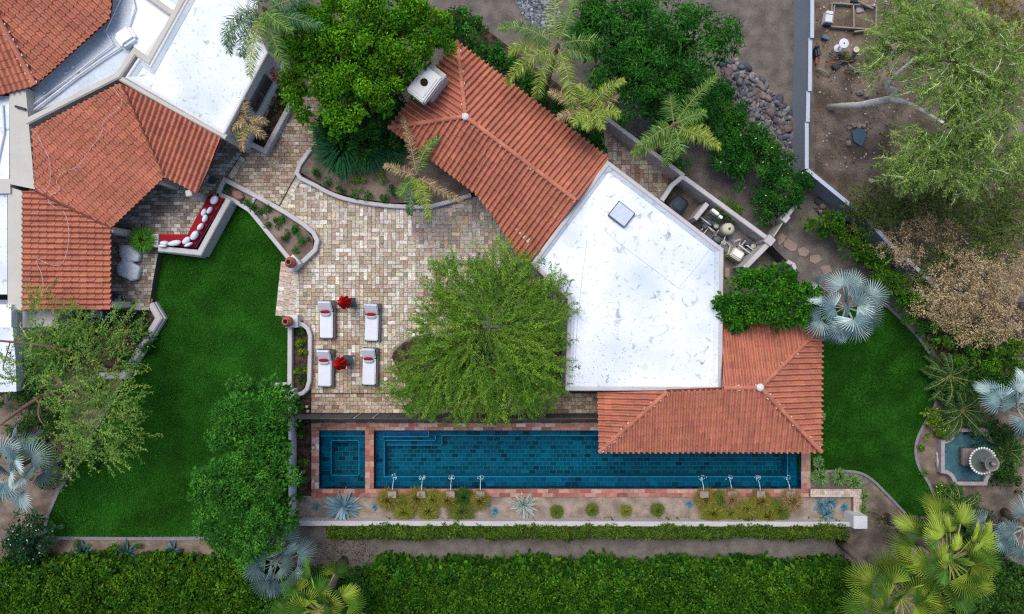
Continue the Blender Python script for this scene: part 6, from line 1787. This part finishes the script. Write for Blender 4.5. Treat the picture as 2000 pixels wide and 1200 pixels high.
for (px, lab) in (([(233, 480), (262, 478), (273, 497), (270, 510), (250, 513), (233, 500)], 'upper pale blue floor cushion by the potted grass'), ([(228, 522), (240, 503), (273, 522), (268, 545), (256, 549), (230, 536)], 'lower pale blue floor cushion near the roof edge')):
    P = PW(px, .8); cx = sum(p[0] for p in P) / len(P); cy = sum(p[1] for p in P) / len(P)
    vs, fs = [], []; n = len(P)
    Q = [tuple(v) for v in [Vector(P[i]).lerp(Vector(P[(i + 1) % n]), f) for i in range(n) for f in (.06, .3, .5, .7, .94)]]; n = len(Q)
    for (k, z) in ((.9, .53), (1.02, .58), (1.03, .78), (.96, .86), (.6, .89), (.15, .88)):
        vs += [(cx + (p[0] - cx) * k, cy + (p[1] - cy) * k, z + .02 * math.sin(i * 1.7)) for i, p in enumerate(Q)]
    for j in range(5):
        for k in range(n): fs.append([j * n + k, j * n + (k + 1) % n, (j + 1) * n + (k + 1) % n, (j + 1) * n + k])
    fs.append([5 * n + k for k in range(n)])
    b = MB(); b.raw(vs, fs); tag(b.build('floor_cushion', M['grayfabric'], None, True), lab, 'cushion', 'floor cushions')
# potted grass
c = W(273, 468, .9); t = thing('potted_grass', 'bushy green grass in a pot at the end of the red bench', 'potted plant', Vector((c.x, c.y, .5)))
b = MB(); b.lathe((c.x, c.y, .52), [(.001, 0), (.17, 0), (.24, .3), (.27, .42), (.23, .42), (.22, .36), (.001, .36)], 20); b.build('pot', M['terra'], t, True)
o = tuft('grass', 'x', 273, 468, 29, 1.35, ((.02, .10, .01), (.10, .26, .02)), 600, lw=.014, zb=.9); del o['label']; del o['category']
o.parent = t; o.location = Vector(o.location) - Vector(t.location)
b = MB(); c = W(284, 592, .45)
for i in range(4): 
    b.box((c.x - .24 + i * .16, c.y - (.03 * i), .42), (.145, .62, .06), R(-12), .01)
b.box((c.x, c.y, .28), (.55, .5, .22), R(-12), .01)
tag(b.build('wooden_step', M['wood']), 'small brown wooden step between the courtyard and the lawn', 'step')
b = MB(); c = W(415, 353, .6); b.lathe((c.x, c.y, .52), [(.001, 0), (.12, 0), (.2, .1), (.2, .16), (.17, .17), (.001, .1)], 16); tag(b.build('dark_bowl', M['slate'], None, True), 'dark blue bowl on the bricks beside the courtyard eave', 'bowl')
b = MB(); c = W(224, 577, .6); b.lathe((c.x, c.y, .52), [(.001, 0), (.15, 0), (.17, .22), (.14, .22), (.001, .12)], 16); tag(b.build('dark_pot', M['slate'], None, True), 'dark pot just outside the lower left tile roof', 'pot')
for (x, y, lab) in ((176, 613, 'left blue glazed pot below the porch eave'), (204, 616, 'right blue glazed pot below the porch eave')):
    b = MB(); c = W(x, y, .5); b.lathe((c.x, c.y, 0), [(.001, 0), (.16, 0), (.27, .3), (.28, .5), (.22, .6), (.19, .58), (.001, .4)], 20); tag(b.build('blue_pot', M['bluepot'], None, True), lab, 'pot', 'blue glazed pots')
c = W(183, 612, .7); b = MB(); b.lathe((c.x + .15, c.y, 0), [(.001, 0), (.14, 0), (.18, .5), (.22, .9), (.18, .92), (.001, .8)], 20); tag(b.build('pale_pot', M['basin'], None, True), 'pale grey pot between the two blue pots', 'pot')
boulder('boulder', 'grey rounded rock among flowers in the angled planter', 245, 624, 7, 5, .3, (.16, .15, .15), 0, 0)

# ------------------------------------------------------------------ equipment yard
t = thing('black_bin', 'black wheeled bin with a dull grey lid behind the white roof', 'bin', W(1325, 402, 0))
c = W(1325, 401, 1.0); rz = R(-38)
def rbox(cx, cy, sx, sy, z0, z1, rz, m, nm, par, k0=.85, n=24, ex=.45, cap=True):
    vs, fs = [], []
    for (kk, z) in ((k0, z0), (1, z1 - .04), (.97, z1)):
        for i in range(n):
            a = 2 * math.pi * i / n; f = lambda s_: math.copysign(abs(s_) ** ex, s_)
            p = Vector((f(math.cos(a)) * sx / 2 * kk, f(math.sin(a)) * sy / 2 * kk, 0)); p.rotate(Matrix.Rotation(rz, 3, 'Z')); vs.append((cx + p.x, cy + p.y, z))
    for j in range(2):
        for i in range(n): fs.append([j * n + i, j * n + (i + 1) % n, (j + 1) * n + (i + 1) % n, (j + 1) * n + i])
    fs.append([2 * n + i for i in range(n)]); fs.append([i for i in range(n)][::-1])
    b = MB(); b.raw(vs, fs); return b.build(nm, M[m], par, True)
rbox(c.x, c.y, .86, .92, .05, .98, rz, 'black', 'body', t)
lid = rbox(c.x + .03, c.y + .05, .62, .62, .98, 1.04, rz, 'slate', 'lid', t, .98)
for s_ in (-1, 1):
    b = MB(); d = Vector((math.cos(rz), math.sin(rz), 0)) * s_ * .36 + Vector((math.sin(rz), -math.cos(rz), 0)) * .42
    b.tube([Vector((c.x, c.y, .12)) + d - Vector((math.cos(rz), math.sin(rz), 0)) * .03, Vector((c.x, c.y, .12)) + d + Vector((math.cos(rz), math.sin(rz), 0)) * .03], .11, 14); b.build('wheel', M['dark'], t)
b = MB(); P_ = [W(1303, 398, .7), W(1298, 392, .8), W(1304, 385, .8), W(1313, 380, .7)]; b.tube(P_, .03, 6); tag(b.build('hose', M['black'], None, True), 'black hose coiled beside the bin', 'hose')
sl = sheet('equipment_pad', [(1372, 425), (1392, 408), (1494, 478), (1452, 524), (1440, 520), (1400, 470)], .02, M['basin'])
t = thing('filter_tank', 'round beige pool filter tank in the equipment yard', 'pool filter', W(1410, 451, 0))
c = W(1410, 452, 0); b = MB(); b.lathe((c.x, c.y, 0), [(.001, .02), (.26, .02), (.3, .12), (.31, 1.0), (.29, 1.12), (.2, 1.2), (.08, 1.24), (.001, 1.25)], 28); b.build('body', M['tank'], t, True)
b = MB(); b.lathe((c.x, c.y, 1.22), [(.06, 0), (.06, .08), (.001, .08)], 12); b.build('valve', M['dark'], t)
b = MB(); b.lathe((c.x, c.y, .62), [(.315, 0), (.33, .02), (.33, .07), (.315, .09)], 28); b.build('clamp_band', M['darkpipe'], t)
t = thing('pool_heater', 'beige box shaped pool heater by the white roof corner', 'heater', W(1437, 496, 0))
c = W(1440, 497, .9); b = MB(); b.box((c.x, c.y, .47), (.62, .52, .9), R(-32), .05); b.build('cabinet', M['tank'], t)
b = MB(); b.box((c.x + .02, c.y + .02, .95), (.5, .3, .05), R(-32), .01); b.build('vent_cover', M['foamplain'], t)
for (x, y, lab) in ((1390, 437, 'pool pump nearest the inner yard wall'), (1404, 470, 'pool pump in front of the filter tank'), (1462, 476, 'round lidded pump at the gate end of the yard')):
    c = W(x, y, .4); t = thing('pool_pump', lab, 'pump', Vector((c.x, c.y, 0)), 'pool pumps')
    d = Vector((math.cos(R(-35)), math.sin(R(-35)), 0))
    b = MB(); b.tube([Vector((c.x, c.y, .28)) - d * .3, Vector((c.x, c.y, .28)) + d * .12], .13, 14); b.build('motor', M['darkpipe'], t, True)
    b = MB(); b.lathe((c.x + d.x * .25, c.y + d.y * .25, .1), [(.001, 0), (.15, 0), (.16, .35), (.14, .38), (.001, .4)], 18); b.build('strainer_pot', M['dark'], t, True)
    b = MB(); b.lathe((c.x + d.x * .25, c.y + d.y * .25, .5), [(.13, 0), (.13, .05), (.05, .07), (.001, .07)], 18); b.build('strainer_lid', M['tank'], t, True)
t = thing('pipework', 'tangle of white and grey pipes linking the pool pumps', 'pipes', W(1400, 455, 0))
pr = random.Random(5)
for k in range(17):
    x, y = [(1383, 420), (1378, 432), (1374, 445), (1390, 448), (1398, 440), (1400, 455), (1392, 462), (1408, 478), (1415, 468), (1422, 476), (1440, 470), (1450, 478), (1456, 488), (1424, 490), (1380, 450), (1443, 482), (1468, 486)][k]
    z = pr.uniform(.15, .7); a = pr.choice([R(-38), R(52), R(20), R(75), R(-38)]); L_ = pr.uniform(.3, .7)
    p = W(x, y, z); d = Vector((math.cos(a), math.sin(a), 0)); q0, q1 = p - d * L_ / 2, p + d * L_ / 2
    b = MB(); b.tube([(q0.x, q0.y, .05), q0, q1, (q1.x, q1.y, max(.05, z - pr.uniform(.1, .4)))], .035, 8); b.build('pipe', M['pvc'] if pr.random() < .62 else M['darkpipe'], t, True)
for (x, y, sx, sy, z) in ((1399, 432, .3, .5, .5), (1378, 440, .25, .3, .35), (1421, 459, .5, .3, .3), (1412, 484, .3, .3, .5), (1461, 492, .35, .3, .4)):
    c = W(x, y, z); b = MB(); b.box((c.x, c.y, z / 2 + .02), (sx, sy, z), R(-38), .03); b.build('valve_box', M['darkpipe'], t)
b = MB(); b.tube([W(1372, 432, .06), W(1400, 462, .06), W(1430, 488, .06), W(1455, 505, .06)], .02, 6); b.build('conduit', M['pvc'], t)
b = MB(); c = W(1396, 415, 1.2); b.box((c.x, c.y, 1.1), (.42, .16, .5), R(-38), .03); tag(b.build('timer_box', M['foamplain']), 'white control box on the wall above the pumps', 'control box', 'boxes on the yard wall')
b = MB(); c = W(1407, 424, 1.2); b.box((c.x, c.y, 1.1), (.22, .14, .34), R(-38), .02); tag(b.build('timer_box', M['foamplain']), 'smaller white box on the yard wall beside the control box', 'control box', 'boxes on the yard wall')
b = MB(); c = W(1418, 533, 0); b.box((c.x, c.y, .1), (.25, .5, .2), 0, .03); tag(b.build('pink_block', M['stone']), 'pinkish stone block beside the round tree', 'stone')

# ------------------------------------------------------------------ fountain
FC = W(1896, 893, .45); t = thing('fountain', 'two tiered stone fountain in a quatrefoil basin', 'fountain', Vector((FC.x, FC.y, 0)))
def quatre(hw, hh, r, n=6):
    """rectangle with concave quarter round corners"""
    P = []
    for (sx, sy, a0) in ((1, 1, 270), (-1, 1, 0), (-1, -1, 90), (1, -1, 180)):
        cx, cy = sx * hw, sy * hh
        angs = np.linspace(a0, a0 - 90, n)
        for a in angs: P.append((FC.x + cx + r * math.cos(R(a)), FC.y + cy + r * math.sin(R(a))))
    return P
hw, hh = m_of(57, .45), m_of(56, .45)
Q = quatre(hw - .09, hh - .09, .62)
b = MB(); b.sweep(Q, .2, 0, .45, True, .03); b.build('basin', M['basin'], t)
b = MB(); b.face([(p[0], p[1], .1) for p in Q]); b.build('basin_floor', M['bluedeck'], t)
b = MB(); b.face([(p[0], p[1], .33) for p in Q]); struct(b.build('water', M['pondwater']))
c0 = (FC.x + .02, FC.y - .0)
b = MB(); b.box((c0[0], c0[1], .3), (.86, .86, .42), 0, .03); b.box((c0[0], c0[1], .53), (.72, .72, .06), 0, .02); b.build('plinth', M['stone'], t)
b = MB(); b.lathe((c0[0], c0[1], .55), [(.001, 0), (.2, 0), (.22, .05), (.12, .15), (.15, .35), (.1, .6), (.16, .72), (.001, .72)], 20); b.build('column', M['basin'], t, True)
def bowl(z, r, nm, pet):
    b = MB(); b.lathe((c0[0], c0[1], z), [(.08, -.22), (r * .5, -.16), (r * .85, -.05), (r, .03), (r * .97, .05), (r * .82, -.01), (r * .4, -.08), (.001, -.09)], 40); b.build(nm, M['stone'], t, True)
    s_ = MB(); 
    for k in range(pet):
        a = 2 * math.pi * k / pet; s_.box((c0[0] + r * .97 * math.cos(a), c0[1] + r * .97 * math.sin(a), z + .045), (r * .16, r * .13, .06), a, .02)
    s_.build('scalloped_rim', M['foamplain'] if nm == 'lower_bowl' else M['stone'], t, True)
    w2 = MB(); n = 24; w2.face([(c0[0] + r * .84 * math.cos(2 * math.pi * k / n), c0[1] + r * .84 * math.sin(2 * math.pi * k / n), z + .0) for k in range(n)]); w2.build('water_surface', M['pondwater'], t)
bowl(1.3, .66, 'lower_bowl', 30)
b = MB(); b.lathe((c0[0], c0[1], 1.2), [(.001, 0), (.12, 0), (.07, .15), (.09, .4), (.06, .62), (.001, .62)], 18); b.build('column', M['stone'], t, True)
bowl(1.98, .36, 'upper_bowl', 22)
b = MB(); b.lathe((c0[0], c0[1], 1.9), [(.001, 0), (.08, 0), (.05, .1), (.1, .18), (.07, .28), (.001, .34)], 16); b.build('finial', M['stone'], t, True)

# ------------------------------------------------------------------ dirt yard clutter
t = thing('timber_frame', 'rectangular frame of weathered planks lying on the dirt yard', 'planter frame', W(1667, 33, 0))
for (a, b_) in (((1626, 6), (1711, 12)), ((1712, 12), (1710, 58)), ((1624, 52), (1711, 58)), ((1625, 6), (1624, 52)), ((1667, 8), (1668, 55)), ((1669, 62), (1710, 57)), ((1630, 10), (1626, 46))):
    q = MB(); q.sweep(PW([a, b_], .25), .07, .02, .27, ch=.008); q.build('plank', M['greywood'], t)
q = MB(); q.tube([W(1675, 2, .35), W(1690, 10, .35), W(1705, 17, .3)], .05, 6); tag(q.build('grey_pole', M['greywood']), 'grey pole lying across the corner of the timber frame', 'pole')
q = MB(); c = W(1680, 18, .1); q.box((c.x, c.y, .06), (.38, .34, .1), R(8), .03); tag(q.build('grey_bag', M['basin']), 'small grey green sack inside the timber frame', 'sack')
q = MB(); c = W(1672, 1, .3); q.box((c.x, c.y, .2), (.42, .2, .35), 0, .05); tag(q.build('green_crate', M['slate']), 'dark crate at the top edge above the timber frame', 'crate')
t = thing('white_cooler', 'white box with a blue lid line beside the timber frame', 'box', W(1619, 32, 0))
c = W(1619, 33, .4); q = MB(); q.box((c.x, c.y, .2), (.34, .56, .4), R(-8), .03); q.build('body', M['foamplain'], t)
q = MB(); q.box((c.x, c.y, .43), (.35, .57, .05), R(-8), .02); q.build('lid', M['pvc'], t)
q = MB(); q.box((c.x + .01, c.y + .11, .46), (.34, .03, .02), R(-8), .005); q.build('handle', M['slate'], t)
q = MB(); c = W(1620, 46, .3); q.box((c.x, c.y, .14), (.36, .16, .28), R(-8), .02); tag(q.build('dark_box', M['slate']), 'dark low box below the white one', 'box')
t = thing('round_table', 'round white table standing on the dirt yard', 'table', W(1647, 86, 0))
c = W(1648.5, 85, .72); q = MB(); q.lathe((c.x, c.y, .68), [(.001, 0), (.23, 0), (.25, .02), (.25, .04), (.23, .05), (.001, .045)], 30); q.build('table_top', M['pvc'], t, True)
q = MB(); q.tube([(c.x, c.y, .02), (c.x, c.y, .69)], .03, 8); q.build('post', M['pvc'], t)
q = MB(); q.lathe((c.x, c.y, 0), [(.001, .02), (.2, .02), (.2, .05), (.03, .1)], 20); q.build('base', M['pvc'], t)
q = MB(); q.lathe((c.x, c.y, .73), [(.035, 0), (.035, .03), (.001, .03)], 10); q.build('hub', M['slate'], t)
q = MB(); c = W(1613, 73, .2); q.box((c.x, c.y, .12), (.36, .2, .24), R(-20), .02); tag(q.build('grey_box', M['darkpipe']), 'small grey box left of the round white table', 'box')
q = MB(); c = W(1673, 97, .2); q.lathe((c.x, c.y, 0), [(.001, .01), (.12, .01), (.16, .2), (.14, .22), (.001, .12)], 14); tag(q.build('pale_bucket', M['tank'], None, True), 'pale bucket below right of the round white table', 'bucket')
q = MB(); c = W(1727, 71, .1); q.box((c.x, c.y, .05), (.12, .38, .06), R(-15), .01); tag(q.build('short_plank', M['greywood']), 'short pale plank right of the timber frame', 'plank')
t = thing('motor_scrap', 'black machine scrap leaning by the boundary wall', 'scrap', W(1596, 105, 0))
q = MB(); c = W(1596, 102, .3); q.box((c.x, c.y, .25), (.26, .6, .45), R(6), .08); q.build('casing', M['black'], t)
q = MB(); q.tube([W(1596, 112, .3), W(1594, 124, .2)], .07, 8); q.build('exhaust', M['terra'], t); q = MB(); q.tube([W(1592, 92, .5), W(1600, 90, .5)], .06, 8); q.build('drum', M['dark'], t)
sc = random.Random(3)
for k, lab in enumerate(('bent dark pipe in the scrap heap', 'rusty bar at the left of the scrap heap', 'long pale stick below the scrap heap', 'curved dark tyre strip below the scrap heap', 'dark tube in the scrap heap middle', 'short black tube on the scrap heap', 'brown rod on top of the scrap heap', 'thin stick under the boundary wall scrap')):
    x, y = [(1632, 108), (1625, 126), (1667, 131), (1665, 142), (1640, 122), (1650, 113), (1655, 118), (1608, 142)][k]
    if k == 4: lab = 'dark tube in the middle of the scrap heap'
    a = sc.uniform(-.6, .6); L_ = sc.uniform(9, 16)
    pts = [W(x - L_ * math.cos(a), y + L_ * math.sin(a), .15), W(x, y - (4 if k % 2 else -3), .28), W(x + L_ * math.cos(a), y - L_ * math.sin(a), .12)]
    q = MB(); q.tube(curve(pts, 4), sc.uniform(.025, .06), 6)
    tag(q.build('scrap_piece', M[['dark', 'terra', 'greywood', 'black', 'slate', 'black', 'bark', 'greywood'][k]], None, True), lab, 'scrap', 'scrap heap in the dirt yard')
q = MB(); c = W(1634, 128, .2); q.box((c.x, c.y, .14), (.4, .3, .24), R(40), .04); tag(q.build('black_crate', M['black']), 'black crate in the scrap heap', 'crate')
q = MB(); c = W(1668, 112, .2); q.lathe((c.x, c.y, 0), [(.001, 0), (.13, 0), (.15, .25), (.12, .25), (.001, .1)], 14); tag(q.build('black_pot', M['black'], None, True), 'black plant pot at the right of the scrap heap', 'pot')
shrublet('weed', 'green weed growing through the scrap heap', 1654, 112, 14, .4, OLIVE)
q = MB(); q.prism([(p[0], p[1]) for p in PW([(1664, 258), (1674, 250), (1688, 253), (1693, 263), (1686, 280), (1682, 286), (1668, 276)], .12)], .04, .12); tag(q.build('slate_slab', mat('blue_slate', (.08, .13, .18), .7, .1, 2, 12, .15)), 'flat blue grey slate slab on the dirt yard', 'slab')
for k, (x, y, s_) in enumerate(((1659, 251, 5), (1668, 245, 6), (1678, 246, 6), (1687, 246, 5), (1692, 240, 4), (1658, 280, 7), (1692, 256, 4))):
    boulder('small_rock', 'pinkish rock, %s of the ring round the slate slab' % ('first leftmost', 'second from the left on top', 'third from the left on top', 'fourth on top', 'outermost upper right', 'large lower left', 'lower right')[k], x, y, s_, s_ * .8, .2, (.34, .24, .2) if k < 5 else (.24, .21, .18), k, cat='rock', group='rocks round the slate slab')
for k, (x, y, s_, lab) in enumerate(((1680, 182, 7, 'large brown rock near the pale trunk'), (1693, 188, 5, 'small rock near the pale trunk'), (1676, 198, 5, 'small rock just above the pale trunk'), (1703, 354, 6, 'pale stone by the olive bush at the wall'))):
    boulder('small_rock', lab, x, y, s_, s_ * .8, .2, (.2, .17, .15) if k < 3 else (.45, .45, .4), k, cat='rock')

# ------------------------------------------------------------------ fallen leaves
def litter(px, n, z, cols, name='leaf_litter', sz=.045):
    q = LQ(); P0 = []
    xs = [p[0] for p in px]; ys = [p[1] for p in px]
    while len(P0) < n:
        x, y = rnd.uniform(min(xs), max(xs)), rnd.uniform(min(ys), max(ys))
        if inside((x, y), px): P0.append(tuple(W(x, y, z)))
    P0 = np.array(P0); T = unit(rng.normal(size=(n, 3)) * [1, 1, .15]); N = unit(rng.normal(size=(n, 3)) * .25 + [0, 0, 1])
    s_ = sz * rng.uniform(.5, 1.5, n)
    q.add(leafquads(P0, N, T, s_, s_ * .5), np.array([vary(rnd.choice(cols), .25) for _ in range(n)]))
    o = q.build(name, M['leaf']); o['kind'] = 'stuff'
LC = [(.25, .2, .06), (.16, .1, .05), (.3, .27, .1), (.1, .12, .03)]
litter([(600, 420), (1000, 420), (1000, 765), (610, 765)], 420, .32, LC)
litter([(1110, 590), (1200, 560), (1260, 750), (1110, 755)], 160, 3.035, LC)
litter([(580, 972), (1570, 972), (1570, 1018), (580, 1018)], 700, .075, LC + [(.08, .06, .05)])
litter([(600, 1052), (1650, 1052), (1650, 1100), (600, 1100)], 420, .02, [(.05, .035, .03), (.12, .08, .06), (.2, .16, .1)])
litter([(620, 1060), (720, 1060), (740, 1100), (640, 1100)], 500, .02, [(.04, .028, .022), (.07, .05, .04)], sz=.07)
litter([(880, 0), (1540, 0), (1540, 320), (1400, 300), (1190, 200), (1000, 110)], 700, .01, [(.05, .035, .03), (.12, .08, .06), (.2, .16, .1)])
litter([(1600, 410), (1830, 600), (1850, 700), (1830, 700), (1740, 590), (1600, 500)], 300, .015, LC)
litter([(110, 1056), (560, 1056), (560, 1105), (60, 1105)], 500, .01, LC)
